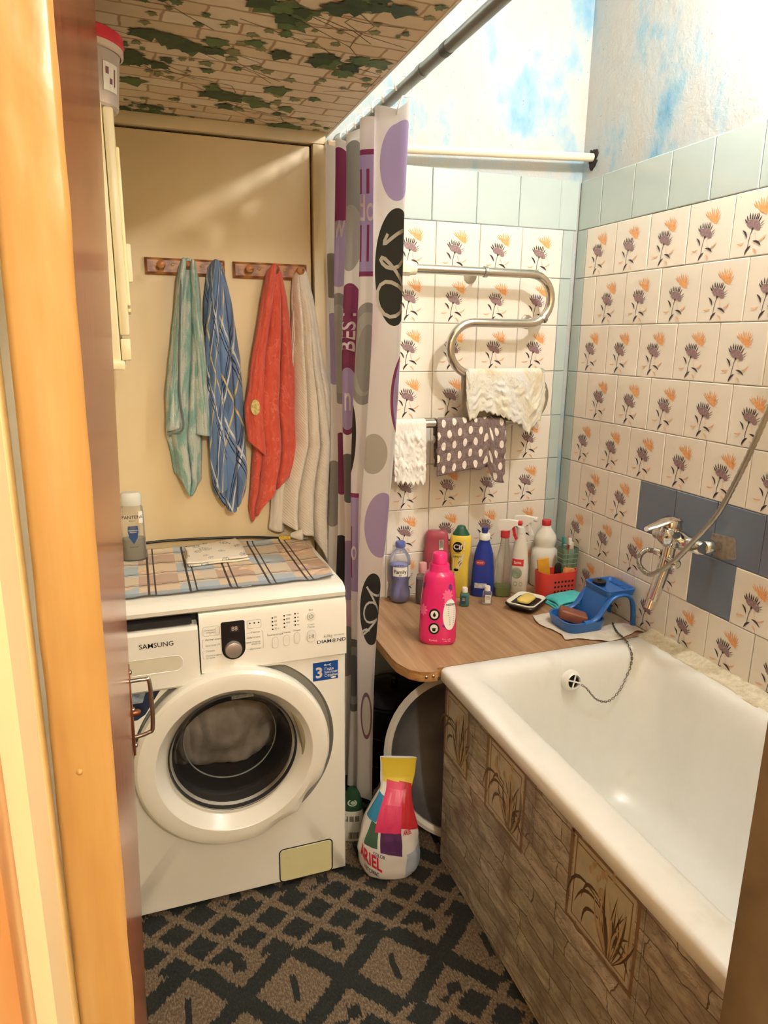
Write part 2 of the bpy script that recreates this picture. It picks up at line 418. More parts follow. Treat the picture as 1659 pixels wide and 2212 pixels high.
for cx, cy, k in clus:
    for i in range(11):
        a = random.uniform(0, 2*PI); d = abs(random.gauss(0, .055))*k; dk = random.random()
        nm = 'ivy_dark' if dk < .55 else 'ivy_mid'
        groups[nm].append(ivy(min(cx+d*1.5*math.cos(a), -.885), -min(cy+d*.8*math.sin(a), -.03), random.uniform(.028, .05)*k, random.uniform(-.9, .9)+PI, random.uniform(.9, 1.4)))
    for i in range(16):
        a = random.uniform(0, 2*PI); d = random.uniform(.07, .17)*k
        nm = 'ivy_pale' if random.random() < .6 else 'ivy_mid'
        groups[nm].append(ivy(min(cx+d*1.2*math.cos(a), -.87), -min(cy+d*.9*math.sin(a), -.015), random.uniform(.012, .024)*k, random.uniform(0, 2*PI), 1.1))
    for i in range(4):
        a = random.uniform(0, 2*PI); p = [(min(cx+.05*t*math.cos(a+.25*t*math.sin(t+i))*k, -.86), -min(cy+.04*t*math.sin(a+.2*t), -.01)) for t in range(5)]
        groups['ivy_stem'].append(sh_line(p, .0022))
for i, nm in enumerate(('ivy_stem', 'ivy_pale', 'ivy_mid', 'ivy_dark')):
    o = decal('ivy_print', groups[nm], S, nm, lc, eps=.0004+.0008*i, step=.000004); o['kind'] = 'stuff'

# ---- beige door panel behind the washing machine, with frame
struct(G().rbox(-1.583, -.905, -.034, .004, .0, 1.962, .003).obj('door_1', 'beige_paint'), 'beige painted flush door behind the washing machine')
mat('dark_gap', '#3a2c20', .9)
g = G().rbox(-1.583, -.862, -.046, .004, 1.968, 2.0, .003).rbox(-.899, -.862, -.046, .004, 0, 1.967, .003)
struct(g.obj('trim_2', 'beige_trim'), 'beige wooden frame round the flush door')
struct(G().box(-1.583, -.897, -.012, .004, 1.958, 1.972).box(-.908, -.896, -.012, .004, 0, 1.97).obj('trim_4', 'dark_gap', smooth=False), 'dark gap round the flush door')

# ---- water pipe under the painted wall, with wall collar
mat('cream_enamel', '#ead9bd', .35, vary=.05, bump=.1, bs=90)
o = G().tube([(-.858, -.05, 1.966), (-.45, -.05, 1.987), (-.02, -.05, 2.009), (.004, -.05, 2.010)], .0125, 16).obj('water_pipe', 'cream_enamel', None, (-.45, -.05, 1.987))
tag(o, 'cream painted water pipe running along the wall above the pale green tiles', 'pipe')

# ---- carpet
s = NT('carpet'); v = s.coord(); c = s.sep(v)
c = s.sep(s.mapping(v, loc=(-1.1, -.8, 0)))                  # object origin -> room coordinates
vr = s.n('ShaderNodeVectorRotate', rotation_type='Z_AXIS'); cb_ = s.n('ShaderNodeCombineXYZ'); s.set(cb_.inputs[0], c[0]); s.set(cb_.inputs[1], c[1])
s.set(vr.inputs['Vector'], cb_.outputs[0]); vr.inputs['Angle'].default_value = R(4.4); c = s.sep(vr.outputs[0])
jag = s.math('SUBTRACT', s.noise(s.mapping(v, scale=(170, 12, 1)), 1.0, 3), .5)
jx = s.math('ADD', c[0], s.math('MULTIPLY', s.math('SUBTRACT', s.noise(v, 18, 3), .5), .014))
jy = s.math('ADD', c[1], s.math('MULTIPLY', jag, .045))
def wrap(a, per, off=0.0):                                     # distance to the nearest multiple of per, in units of per
    q = s.math('ADD', s.math('DIVIDE', a, per), off); return s.math('ABSOLUTE', s.math('SUBTRACT', q, s.math('ROUND', q)))
d1 = s.math('ADD', wrap(jx, .1185, -.068), wrap(jy, .101, .232)); d2 = s.math('ADD', wrap(jx, .1185, .432), wrap(jy, .101, .732))
dia = s.math('LESS_THAN', s.math('MINIMUM', d1, d2), .365)
ax = s.math('MULTIPLY', wrap(jx, .237, .093), .237); ay = s.math('MULTIPLY', wrap(jy, .40, .24), .40)
arm = s.math('LESS_THAN', s.math('ABSOLUTE', s.math('SUBTRACT', ax, ay)), .030)
slit = s.math('MULTIPLY', s.math('GREATER_THAN', ax, .111), s.math('LESS_THAN', ay, .035)); slit2 = s.math('MULTIPLY', s.math('LESS_THAN', ax, .016), s.math('GREATER_THAN', ay, .075))
zone = s.math('LESS_THAN', ay, .105)
dark = s.math('ADD', s.math('MULTIPLY', dia, s.math('SUBTRACT', 1.0, zone)), s.math('MULTIPLY', s.math('MAXIMUM', arm, s.math('MAXIMUM', slit, slit2)), zone))
dark = s.math('MINIMUM', dark, 1.0)
fib = s.noise(s.mapping(v, scale=(260, 120, 1)), 1.0, 3, .7)
cd = s.ramp(fib, [(.3, '#121512'), (.62, '#262b27'), (.8, '#4a4b44')]); cl = s.ramp(fib, [(.3, '#3c3228'), (.55, '#776550'), (.75, '#a58e74')])
s.col(s.mix(dark, cl, cd)).rough(.95); s.bump(s.noise(s.mapping(v, scale=(300, 160, 1)), 1.0, 3, .7), .9, .004)
g = G(); g.rbox(-1.58, -.60, -1.62, -.01, -.012, .0, .003)
o = g.obj('carpet', 'carpet', None, (-1.1, -.8, 0)); o['kind'] = 'structure'; o.name = 'floor_carpet'; o['label'] = 'dark patterned carpet with beige diamond lattice'

# ---- doorway: open door, frame posts
s = NT('brown_gloss'); v = s.coord(); s.col(s.ramp(s.noise(s.mapping(v, scale=(18, 18, .8)), 2, 4), [(.3, '#84462a'), (.7, '#a05c3a')])).rough(.2); s.b.inputs['Specular IOR Level'].default_value = .35
s.b.inputs['Coat Weight'].default_value = .0
s.bump(s.noise(s.mapping(v, scale=(6, 6, .3)), 9, 3), .12, .004)
s = NT('ochre_paint'); v = s.coord(); s.col(s.ramp(s.noise(s.mapping(v, scale=(14, 14, 1)), 2.5, 4), [(.25, '#ab8048'), (.5, '#b99156'), (.8, '#c8a672')])).rough(.3).bump(s.noise(s.mapping(v, scale=(1, 1, .6)), 22, 4), .3, .004)
s = NT('orange_paint'); v = s.coord(); s.col(s.ramp(s.noise(s.mapping(v, scale=(10, 10, .7)), 3, 3), [(.3, '#bb8350'), (.7, '#d0ae7c')])).rough(.3).bump(s.noise(v, 14, 3), .25, .004)
s = NT('highlight_cream'); v = s.coord(); s.col(s.ramp(s.noise(v, 8, 3), [(.3, '#d8bc80'), (.7, '#e2cc9a')])).rough(.3)  # pale stripe that paints the highlight on the frame edge
mat('jamb_wood', '#83725a', .55, vary=.2, vs=14, bump=.2, bs=50)
dr = bpy.data.objects.new('door_2', None); COL.objects.link(dr); dr.location = (-1.46, -1.58, 0); ORG['door_2'] = (-1.46, -1.58, 0); struct(dr, 'open brown glossy door with ochre painted edge and wire handle')
DX = -1.4405; DY0 = -1.572; DY1 = -.945
def leaf_x(k, z):                                              # the old leaf is warped: k = 0 at the hinges, 1 at the free edge
    return lerp(DX+.0106*(z-1.25), -1.4445+.028*(z-1.0), k)
zs = [.012+1.973*i/24 for i in range(25)]
G().loft([[(leaf_x(0, z), DY0, z), (leaf_x(1, z), DY1, z), (leaf_x(1, z)-.038, DY1, z), (leaf_x(0, z)-.040, DY0, z)] for z in zs]).obj('door_leaf', 'brown_gloss', dr)
g = G()
def edge(a, b):                                                # lumpy painted hinge edge
    z = lerp(.012, 1.985, b); x = leaf_x(0, z)+lerp(-.0405, .0015, a); y = DY0-.0015-.0012*noise.noise((x*60, 0, z*26))-.0015*math.sin(PI*a)
    return (x+.0012*noise.noise((3, a, z*18)), y, z), (a, b)
g.grid(10, 160, edge); g.obj('edge_strip', 'ochre_paint', dr, solid=.003, off=0)
for z in (1.13, .86, .42, 1.7): G().lathe([(.0001, -.0042), (.0022, -.003), (.0034, 0)], (DX-.024, DY0-.002, z), (0, 1, 0), 10).obj('paint_blob', 'ochre_paint', dr)
HX = leaf_x(.95, .86)
h = G().rbox(HX-.001, HX+.003, -.998, -.966, .78, .93, .001).obj('handle_plate', mat('copper_metal', '#8f5b40', .4, .8, .2, 60), dr)
G().tube(spline([(HX+.002, -.98, .905), (HX+.024, -.98, .905), (HX+.032, -.98, .897), (HX+.032, -.98, .82), (HX+.024, -.98, .808), (HX+.002, -.98, .803)], 6), .0035, 10).obj('wire_grip', steel, h)
for z in (.922, .855, .79): G().lathe([(.004, 0), (.004, .002), (.002, .0035)], (HX+.003, -.982, z), (1, 0, 0), 10).obj('screw', steel, h)
G().lathe([(.006, 0), (.006, .008), (.003, .012)], (HX+.003, -.975, .845), (1, 0, 0), 12).obj('latch_knob', 'copper_metal', h)
g = G().rbox(-1.497, DX-.0435, -1.60, -1.575, 0, 2.02, .002)
struct(g.obj('trim_5', 'highlight_cream'), 'strip of the door frame beside the open door, edge highlight painted cream')
struct(G().rbox(-1.60, -1.497, -1.69, -1.602, 0, 2.08, .006).rbox(-1.498, -1.4875, -1.64, -1.60, 0, 2.08, .003).obj('trim_6', 'orange_paint'), 'orange painted door frame post beside the hinges')
struct(G().rbox(-.775, -.70, -1.675, -1.578, 0, 2.05, .006).obj('trim_7', 'jamb_wood'), 'brown wooden door frame post beside the bath')
struct(G().rbox(-1.50, -.77, -1.675, -1.58, 2.0, 2.06, .005).obj('trim_8', 'ochre_paint'), 'ochre head of the door frame')

# ---- corridor behind the camera
struct(G().box(-2.3, -2.2, -3.6, -1.66, 0, ZC).obj('wall_hall_left', 'beige_paint', smooth=False))
struct(G().box(.2, .3, -3.6, -1.66, 0, ZC).obj('wall_hall_right', 'beige_paint', smooth=False))
struct(G().box(-2.3, .3, -3.7, -3.6, 0, ZC).obj('wall_hall_back', 'beige_paint', smooth=False))
struct(G().box(-2.3, -1.68, -1.75, -1.66, 0, ZC).box(.12, .3, -1.75, -1.66, 0, ZC).obj('wall_hall_front', 'beige_paint', smooth=False))
struct(G().box(-2.3, .3, -3.7, -1.66, ZC, ZC+.08).obj('ceiling_hall', 'ceiling_white', smooth=False))

# ---- the two bulbs
def bulb(loc, label, zc, emit, col):
    x, y, z = loc; t = thing('bare_bulb', (x, y, z), label, 'lamp')
    s = NT('bulb_glow'); s.col('#ffffff'); s.b.inputs['Emission Color'].default_value = col+(1,); s.b.inputs['Emission Strength'].default_value = emit
    G().lathe([(.012, .075), (.016, .06), (.026, .038), (.031, .012), (.030, -.010), (.020, -.026), (.001, -.033)], loc, (0, 0, 1), 16).obj('glass_bulb', s.m, t)
    G().lathe([(.014, .062), (.018, .075), (.018, .11), (.006, .118)], loc, (0, 0, 1), 16).obj('socket', black_plastic, t)
    G().tube([(x, y, z+.115), (x, y, zc)], .003, 8).obj('cord', black_plastic, t)
bulb(BULB, 'bare glowing bulb hanging on a cord above the bathtub', ZC, BULB_EMIT, BULB_COL)
bulb(HALL, 'bare glowing bulb hanging in the corridor outside the door', ZC, HALL_EMIT, HALL_COL)
# ================================================================ WASHING MACHINE
WX0, WX1, WY0, WY1 = -1.542, -.942, -.500, -.060
WC = (WX0+WX1)/2
mat('appliance_white', '#efece2', .28, vary=.02, vs=5, coat=.2)
mat('appliance_door_white', '#efebdf', .30, vary=.03, vs=6, coat=.2)
mat('recess_shadow_grey', '#8f8d86', .5, vary=.05)  # crescent shadow round the door, put into the recess colour
mat('print_grey', '#6a6a6a', .5, vary=0); mat('print_navy', '#1e2a4a', .5, vary=0)
wm = thing('washing_machine', (WC, (WY0+WY1)/2, 0), 'white front-loading washing machine with round glass door under the towels', 'washing machine')
DC = Vector((-1.233, WY0, .437))                               # centre of the round door
g = G()
ring_ = [(WX0, .02), (WX1, .02), (WX1, .835), (WX0, .835)]
g.loft([[(x, WY0+.03, z) for x, z in ring_], [(x, WY1, z) for x, z in ring_]], (False, True))
g.obj('body', 'appliance_white', wm, smooth=False)
# front panel: outline -> round recess -> opening
def rect_ray(a, x0, x1, z0, z1):
    c, s_ = math.cos(a), math.sin(a); t = 1e9
    if c > 1e-9: t = min(t, (x1-DC.x)/c)
    if c < -1e-9: t = min(t, (x0-DC.x)/c)
    if s_ > 1e-9: t = min(t, (z1-DC.z)/s_)
    if s_ < -1e-9: t = min(t, (z0-DC.z)/s_)
    return (DC.x+c*t, DC.z+s_*t)
PZ0, PZ1 = .014, .664
angs = sorted([2*PI*i/96 for i in range(96)]+[math.atan2(z-DC.z, x-DC.x) % (2*PI) for x in (WX0, WX1) for z in (PZ0, PZ1)])
rings = [[(rect_ray(a, WX0, WX1, PZ0, PZ1)[0], WY0+.032, rect_ray(a, WX0, WX1, PZ0, PZ1)[1]) for a in angs],
         [(rect_ray(a, WX0, WX1, PZ0, PZ1)[0], WY0+.004, rect_ray(a, WX0, WX1, PZ0, PZ1)[1]) for a in angs],
         [(rect_ray(a, WX0+.004, WX1-.004, PZ0+.004, PZ1-.001)[0], WY0, rect_ray(a, WX0+.004, WX1-.004, PZ0+.004, PZ1-.001)[1]) for a in angs]]
def circ(r, dy): return [(DC.x+.008+r*math.cos(a), WY0+dy, min(DC.z+.002+r*math.sin(a), PZ1-.006)) for a in angs]
rings += [circ(.250, 0)]
g = G(); g.loft(rings, (False, False))
g.obj('front_panel', 'appliance_white', wm)
g = G(); g.loft([circ(.250, 0), circ(.244, .014), circ(.205, .016), circ(.19, .06)], (False, False)); g.obj('door_recess', 'recess_shadow_grey', wm)
# drum seen through the glass
mat('drum_rubber', '#3c3b3a', .5); mat('drum_steel', '#6d6a66', .35, .7)
g = G().lathe([(.19, .02), (.172, .05), (.168, .09), (.18, .10), (.19, .26), (.001, .265)], DC, (0, 1, 0), 48, (False, True)); g.obj('drum', 'drum_steel', wm)
g = G().lathe([(.215, .018), (.185, .03), (.170, .075), (.162, .08)], DC, (0, 1, 0), 48, (False, False)); g.obj('door_gasket', 'drum_rubber', wm, solid=.003)
# door ring: a broad flat rim, its lower right edge dented and scratched
g = G(); prof = [(.196, .012), (.226, .008), (.238, -.006), (.2395, -.022), (.2375, -.034), (.231, -.0415), (.224, -.0440), (.208, -.0448), (.192, -.0450), (.190, -.0435), (.175, -.022), (.160, -.001), (.157, .006), (.150, .012)]
seg = 120; rings = []
for r, h in prof:
    ring = []
    for j in range(seg):
        a = 2*PI*j/seg; rr = r; hh = h; d = math.degrees(a) % 360
        if r > .21 and 282 < d < 352:                         # dents
            k = math.sin((d-282)/70*PI); rr -= .010*k*abs(math.sin((d-282)/8.5))**2*(r-.20)/.036; hh += .012*k*abs(math.sin((d-282)/11.0+.7))*(r-.20)/.036
        ring.append((DC.x+rr*math.cos(a), WY0+hh, DC.z+rr*math.sin(a)))
    rings.append(ring)
g.loft(rings, (False, False)); dring = g.obj('door', 'appliance_door_white', wm, ang=17)
g = G().lathe([(.159, -.008), (.156, -.014), (.148, -.010), (.140, .02), (.125, .06), (.118, .075), (.06, .082), (.001, .083)], DC, (0, 1, 0), 56, (False, False))
g.obj('door_glass', clear('door_glass', '#5a5a58', .10, .04), dring)
g = G()
g.tube([DC+Vector((.1195*math.cos(2*PI*j/60), .074, .1195*math.sin(2*PI*j/60))) for j in range(61)], .0022, 8, cap=False); g.obj('glass_rim', clear('rim_glass', '#cfd2cf', .35, .05), dring)
g = G().lathe([(.1602, .008), (.1602, -.003), (.157, -.006), (.156, .008)], DC, (0, 1, 0), 56, (False, False)); g.obj('inner_band', 'drum_rubber', dring)
# grip slot at the right inside of the ring
pts = [DC+Vector((.1725*math.cos(a), -.020, .1725*math.sin(a))) for a in [R(-10+i*4) for i in range(12)]]
g = G().tube(pts, lambda t: .0015+.0065*math.sin(PI*t), 8); g.obj('grip_slot', mat('slot_beige', '#8d8468', .6), dring)
# soaked linen inside
s = NT('linen_grey'); v = s.coord(); s.col(s.ramp(s.noise(v, 14, 3), [(.3, '#9b8f84'), (.7, '#cbbfae')])).rough(.9).bump(s.noise(v, 60, 4), .4, .004)
g = G()
def lin_fn(a, b):
    x = lerp(-.14, .14, a); z = lerp(-.125, .115, b); f = .03*noise.noise((x*12, z*14, 2))+.018*abs(noise.noise((x*30, z*9, 5)))
    m_ = math.sqrt(max(0, 1-(x/.16)**2-(z/.15)**2)); return (DC.x+x, DC.y+.205-.085*m_-f*1.1, DC.z+z), (a, b)
g.grid(40, 40, lin_fn); o = g.obj('laundry', 'linen_grey', None, tuple(DC+Vector((0, .15, -.1))), solid=.006); tag(o, 'beige wet laundry inside the washing machine drum', 'laundry')
# top and control fascia
g = G()
tp = [(WY0+.004, .818), (WY0-.004, .824), (WY0-.006, .834), (WY0+.002, .846), (WY0+.02, .852), (WY1, .852), (WY1, .818)]
g.loft([[(x, y, z) for y, z in tp] for x in (WX0, WX0+.006, WX1-.008, WX1-.001)], (True, True)); g.obj('top_panel', 'appliance_white', wm)
g = G(); fp = [(WY0-.001, .666), (WY0-.010, .668), (WY0-.009, .80), (WY0-.002, .817), (WY0+.03, .817), (WY0+.03, .666)]
g.loft([[(x, y, z) for y, z in fp] for x in (-1.302, WX1-.003, WX1)], (True, True)); cp = g.obj('control_panel', 'appliance_white', wm)
g = G(); g.rbox(WX0, WX1, WY0+.028, WY0+.04, .66, .82, .001); g.obj('fascia_back', mat('dark_slot', '#1b1a19', .8), wm)
# detergent drawer; its handle scoop is a flat patch with the shade coloured in
dwr = G()
x0, x1 = WX0, -1.306
dwr.loft([[(x, y, z) for y, z in ((WY0+.03, .640), (WY0-.010, .640), (WY0-.018, .648), (WY0-.018, .785), (WY0-.012, .792), (WY0+.03, .792))] for x in (x0, x1-.004, x1)], (True, True))
drw = dwr.obj('drawer', 'appliance_white', wm)
SF = plane_S((0, WY0-.018, 0), (1, 0, 0), (0, 0, 1))
g = G()
hp = rrect_pts(-1.500, .688, -1.343, .728, .016)
rings = [[(u, WY0-.0186, z) for u, z in hp], [(lerp(-1.42, u, .99), WY0-.0196, lerp(.708, z, .97)) for u, z in hp], [(lerp(-1.42, u, .97), WY0-.0186, lerp(.708, z, .90)) for u, z in hp]]
g.loft(rings, (False, False)); g.obj('handle_rim', 'appliance_white', drw)
decal('handle_scoop_shade', [sh_poly(rrect_pts(-1.497, .690, -1.346, .726, .015))], SF, mat('scoop_shade', '#d9d3bd', .5), drw, .0004)
decal('drawer_lettering', [sh_text('SAMSUNG', -1.400, .7585, .0165, 'CENTER', .005, sx=1.02)], SF, mat('print_black', '#141414', .4, vary=0), drw)
G().box(-1.535, -1.318, WY0-.004, WY0+.02, .796, .810).obj('drawer_gap', 'dark_slot', wm, smooth=False)
# everything printed on or set into the fascia
SP = plane_S((0, WY0-.0095, 0), (1, 0, 0), (0, 0, 1))
def slope_S(u, v):                                             # the fascia leans back slightly
    y = lerp(WY0-.010, WY0-.009, (v-.668)/.132); return Vector((u, y, v)), Vector((0, -1, 0))
pts = [(-1.1965+0, .789), (-1.1995, .792), (-1.2495, .792), (-1.2525, .789)]+[(-1.2245+.028*math.cos(a), .722+.028*math.sin(a)) for a in [PI+PI*i/14 for i in range(15)]]
g = G().prism([(u, WY0-.0085, z) for u, z in pts], (0, -.0025, 0)); bez = g.obj('display_bezel', black_plastic, cp, smooth=False)
SB = plane_S((0, WY0-.0112, 0), (1, 0, 0), (0, 0, 1))
decal('display', [sh_rect(-1.232, .765, -1.210, .781)], SB, mat('display_dark', '#3a2f2e', .3), bez)
decal('digits', [sh_text('88', -1.221, .773, .015, 'CENTER', .01)], SB, mat('digit_grey', '#b9aaa5', .4), bez, .0009)
g = G().lathe([(.0205, 0), (.0205, .006), (.019, .012), (.017, .013), (.0001, .0128)], (-1.2255, WY0-.0105, .7215), (0, -1, 0), 36); g.obj('knob', mat('knob_silver', '#b7aea6', .35, .6), cp)
def button(name, x0, x1, z0, z1, parent=cp):
    r = min(x1-x0, z1-z0)/2-.0002; ps = rrect_pts(x0, z0, x1, z1, r)
    G().prism([(u, WY0-.0085, z) for u, z in ps], (0, -.0024, 0)).obj(name, 'appliance_white', parent, smooth=False)
    decal(name+'_outline', [sh_outline(ps, .0007)], slope_S, 'print_grey', parent, .0011)
button('button', -1.131, -1.117, .709, .737); button('button', -1.103, -1.089, .711, .739); button('button', -1.077, -1.063, .714, .742)
button('start_button', -1.044, -1.022, .712, .744); button('power_button', -1.043, -1.023, .771, .791); button('button', -1.265, -1.257, .764, .782)
tx = []
for t_, u, v_ in (('Отложить', -1.277, .776), ('стирку', -1.277, .770)): tx.append(sh_text(t_, u, v_, .0062))
for t_, v_ in (('Интенсивная', .752), ('Быстрая 29\'', .737), ('Отжим', .723), ('Полоскание +', .711), ('Отжим', .705)): tx.append(sh_text(t_, -1.290, v_, .0062, 'LEFT'))
for t_, v_ in (('Хлопок', .757), ('Синтетика', .744), ('Ручная стирка', .732), ('шерсти', .727), ('Детские', .714)): tx.append(sh_text(t_, -1.160, v_, .0062, 'RIGHT'))
for t_, u, v_ in (('Температура', -1.124, .744), ('Отжим', -1.096, .746), ('Опции', -1.070, .748), ('Вкл', -1.033, .797), ('Старт', -1.033, .759), ('Пауза', -1.033, .752)): tx.append(sh_text(t_, u, v_, .0062))
for i, (a, b) in enumerate((('95', '1000'), ('60', '800'), ('40', '400'), ('30 c', '*'))):
    tx += [sh_text(a, -1.125, .789-.0098*i, .0068, 'LEFT'), sh_text(b, -1.096, .791-.0098*i, .0068, 'LEFT'), sh_ell(-1.066, .792-.0098*i, .0022, .0017, 1, 8, .5)]
for (a, b, z0, z1) in ((-1.297, -1.2925, .733, .753), (-1.297, -1.2925, .705, .724)): tx.append(sh_line([(b, z1), (a, z1), (a, z0), (b, z0)], .0006))
tx.append(sh_line([(-1.157, .758), (-1.1535, .758), (-1.1535, .714), (-1.157, .714)], .0006))
for v_ in (.757, .744, .732, .714): tx.append(sh_line([(-1.192, v_), (-1.182, v_)], .0004))
tx.append(sh_outline(rrect_pts(-1.294, .762, -1.256, .785, .004), .0005)); tx.append(sh_outline(rrect_pts(-1.190, .768, -1.157, .789, .004), .0005))
tx += [sh_text('6.0kg', -.990, .722, .0105, 'CENTER'), sh_text('WITH HEATER', -.962, .722, .0042)]
decal('panel_lettering', tx, slope_S, 'print_grey', cp)
bl = [sh_text('DIAM', -1.000, .708, .0125, 'CENTER', .012, sx=1.25), sh_text('ND', -.955, .708, .0125, 'CENTER', .012, sx=1.25), sh_ell(-.9745, .708, .0052, .0052, 1, 20, .78), sh_poly([(-.9745-.003, .710), (-.9745+.003, .710), (-.9745, .7045)])]
decal('model_lettering', bl, slope_S, 'print_navy', cp)
bl = []
for i in range(4): bl += [sh_ell(-1.1295, .789-.0098*i, .0021, .0021, 1, 12), sh_ell(-1.1005, .791-.0098*i, .0021, .0021, 1, 12), sh_ell(-1.0735, .793-.0098*i, .0021, .0021, 1, 12)]
for u in (-1.184, -1.1735, -1.163): bl.append(sh_ell(u, .782, .0019, .0019, 1, 12))
bl += [sh_ell(-1.033, .781, .0052, .0052, 1, 18, .80, R(120), R(420)), sh_line([(-1.033, .782), (-1.033, .788)], .0009)]
bl += [sh_outline([(-1.038, .723), (-1.038, .733), (-1.032, .728)], .0008), sh_line([(-1.030, .723), (-1.030, .733)], .0009), sh_line([(-1.0275, .723), (-1.0275, .733)], .0009)]
decal('indicator_dots', bl, slope_S, 'print_black', cp, .0030)
# blue service sticker
SW = plane_S((0, WY0, 0), (1, 0, 0), (0, 0, 1))
st = decal('sticker', [sh_rect(-1.028, .597, -.962, .648)], SW, mat('sticker_blue', '#154a98', .35, vary=.25, vs=14), wm)
decal('sticker_lettering', [sh_text('Года', -.998, .627, .0105, 'LEFT', .01), sh_text('Бесплатного', -.998, .618, .0088, 'LEFT', .01), sh_text('Сервиса', -.998, .609, .0105, 'LEFT', .01), sh_ell(-.974, .602, .007, .0026, 1, 16),
      sh_ell(-.996, .6385, .0028, .0028, 1, 14, .55), sh_line([(-.9935, .6385), (-.985, .6385)], .0016), sh_ell(-.982, .6385, .0032, .0032, 1, 14, .5, R(50), R(310))], SW, 'white_plastic', st, .0011)
decal('sticker_number', [sh_text('3', -1.012, .618, .040, 'CENTER', .03)], SW, mat('sticker_silver', '#cfc6ba', .4, vary=0), st, .0011)
# filter flap and energy label in the recess
flap = G().prism([(u, WY0-.0002, z) for u, z in rrect_pts(-1.124, .018, -.984, .114, .010)], (0, -.0018, 0)).obj('filter_flap', mat('flap_yellow', '#dbd6a6', .45, vary=.05), wm, smooth=False)
decal('flap_seam', [sh_outline(rrect_pts(-1.127, .015, -.981, .117, .012), .0035)], SW, 'dark_slot', wm, .0004)
SR = plane_S((0, WY0+.0150, 0), (1, 0, 0), (0, 0, 1))
decal('rating_label', [sh_rect(-1.248, .666, -1.198, .676)], plane_S((0, WY0+.004, 0), (1, 0, 0), (0, -.2, .98)), mat('label_grey', '#6d6a60', .6, vary=.5, vs=300), wm)
# patterned sticker left of the door, cut off by the round door
cs = decal('corner_sticker', [sh_poly([(-1.52, .655), (-1.396, .655), (-1.396, .640), (-1.436, .578), (-1.455, .566), (-1.52, .566)])], SW, mat('sticker_dark_blue', '#27324a', .35, vary=.5, vs=40), wm, .0004)
decal('sticker_gloss', [sh_poly([(-1.50, .640), (-1.43, .640), (-1.44, .61), (-1.50, .61)])], SW, mat('sticker_pale', '#8d9aab', .35, vary=.6, vs=60), cs, .0009)

# ================================================================ ON THE WASHING MACHINE
s = NT('plaid_cloth'); uv = s.coord('UV'); c = s.sep(uv); u, v = c[0], c[1]
wv_ = s.noise(s.mapping(uv, scale=(500, 500, 1)), 1, 2)
cellu = s.stripe(u, .19, .095, .02); cellv = s.stripe(v, .17, .085, .01)
base = s.mix(cellu, s.mix(cellv, '#e0d0b8', '#b9c5cd'), s.mix(cellv, '#c9ac98', '#e3ceb0'))
fl = s.math('GREATER_THAN', s.noise(s.mapping(uv, (.3, .1, 0)), 9.5, 3), .60)
base = s.mix(fl, base, s.ramp(s.noise(uv, 40, 3), [(.35, '#f2e0c4'), (.55, '#e6bf98'), (.7, '#9fb0bc')]))
ln = s.math('MAXIMUM', s.math('MAXIMUM', s.stripe(u, .095, .0055, .0), s.stripe(u, .095, .004, -.016)), s.math('MAXIMUM', s.math('MULTIPLY', s.stripe(v, .085, .0045, 0), .85), s.math('MULTIPLY', s.stripe(v, .085, .002, -.01), .7)))
edgeb = s.math('LESS_THAN', v, .035)
base = s.mix(s.math('MULTIPLY', edgeb, .75), base, '#8fa6bb')
col_ = s.mix(ln, base, '#3a302c')
s.col(s.mix(s.math('MULTIPLY', wv_, .25), col_, '#8a7a6a')).rough(.85).bump(wv_, .2, .001)
g = G()
def tc(a, b):
    x = lerp(-1.538, -.955, a); y = lerp(-.458, -.075, b)
    if b < .12: y += .006*noise.noise((x*14, 2, 0))
    x += .006*math.sin(y*30)*a
    z = .8535+.0022*abs(noise.noise((x*9, y*9, 1)))+.003*max(0, noise.noise((x*26, y*7, 4)))
    if a > .93: z += (a-.93)/.07*.006*(.5+.5*math.sin(y*22))
    if b < .04: z += .003*(.04-b)/.04*(1+noise.noise((x*20, 5, 0)))
    if b > .97: z += .004
    return (x, y, z), (x+1.6, y+.46)
g.grid(90, 60, tc); tag(g.obj('tablecloth', 'plaid_cloth', None, (-1.25, -.27, .853), solid=.0022, off=1), 'beige and blue plaid cloth spread on top of the washing machine', 'cloth')
# folded printed cloth
s = NT('printed_cotton'); uv = s.coord('UV'); vor = s.n('ShaderNodeTexVoronoi'); s.set(vor.inputs['Vector'], uv); vor.inputs['Scale'].default_value = 26
spot = s.math('LESS_THAN', vor.outputs['Distance'], .33); fine = s.math('GREATER_THAN', s.noise(uv, 300, 3), .52)
s.col(s.mix(s.math('MULTIPLY', s.math('MULTIPLY', spot, fine), .85), '#e6ddca', '#4d5564')).rough(.85)
fc = thing('folded_cloth', (-1.225, -.185, .857), 'folded white cotton cloth with small grey flower print on the plaid cloth', 'cloth')
for k, (i0, nm) in enumerate(((0, 'lower_fold'), (1, 'upper_fold'))):
    g = G()
    P = [(-1.305, -.125), (-1.160, -.112), (-1.142, -.255), (-1.305, -.268)]
    def ff(a, b, k=k):
        top = Vector(P[0]).lerp(Vector(P[1]), a); bot = Vector(P[3]).lerp(Vector(P[2]), a); p = top.lerp(bot, b)
        z = .861+.0085*k+.003*noise.noise((p.x*20, p.y*20, k))+(.012*(1-b)*a if k else 0)-(.002*b*b if k else 0)
        return (p.x+.004*k*math.sin(b*5), p.y+.004*k, z), (p.x*1.0+k, p.y)
    g.grid(24, 20, ff); g.obj(nm, 'printed_cotton', fc, solid=.004)
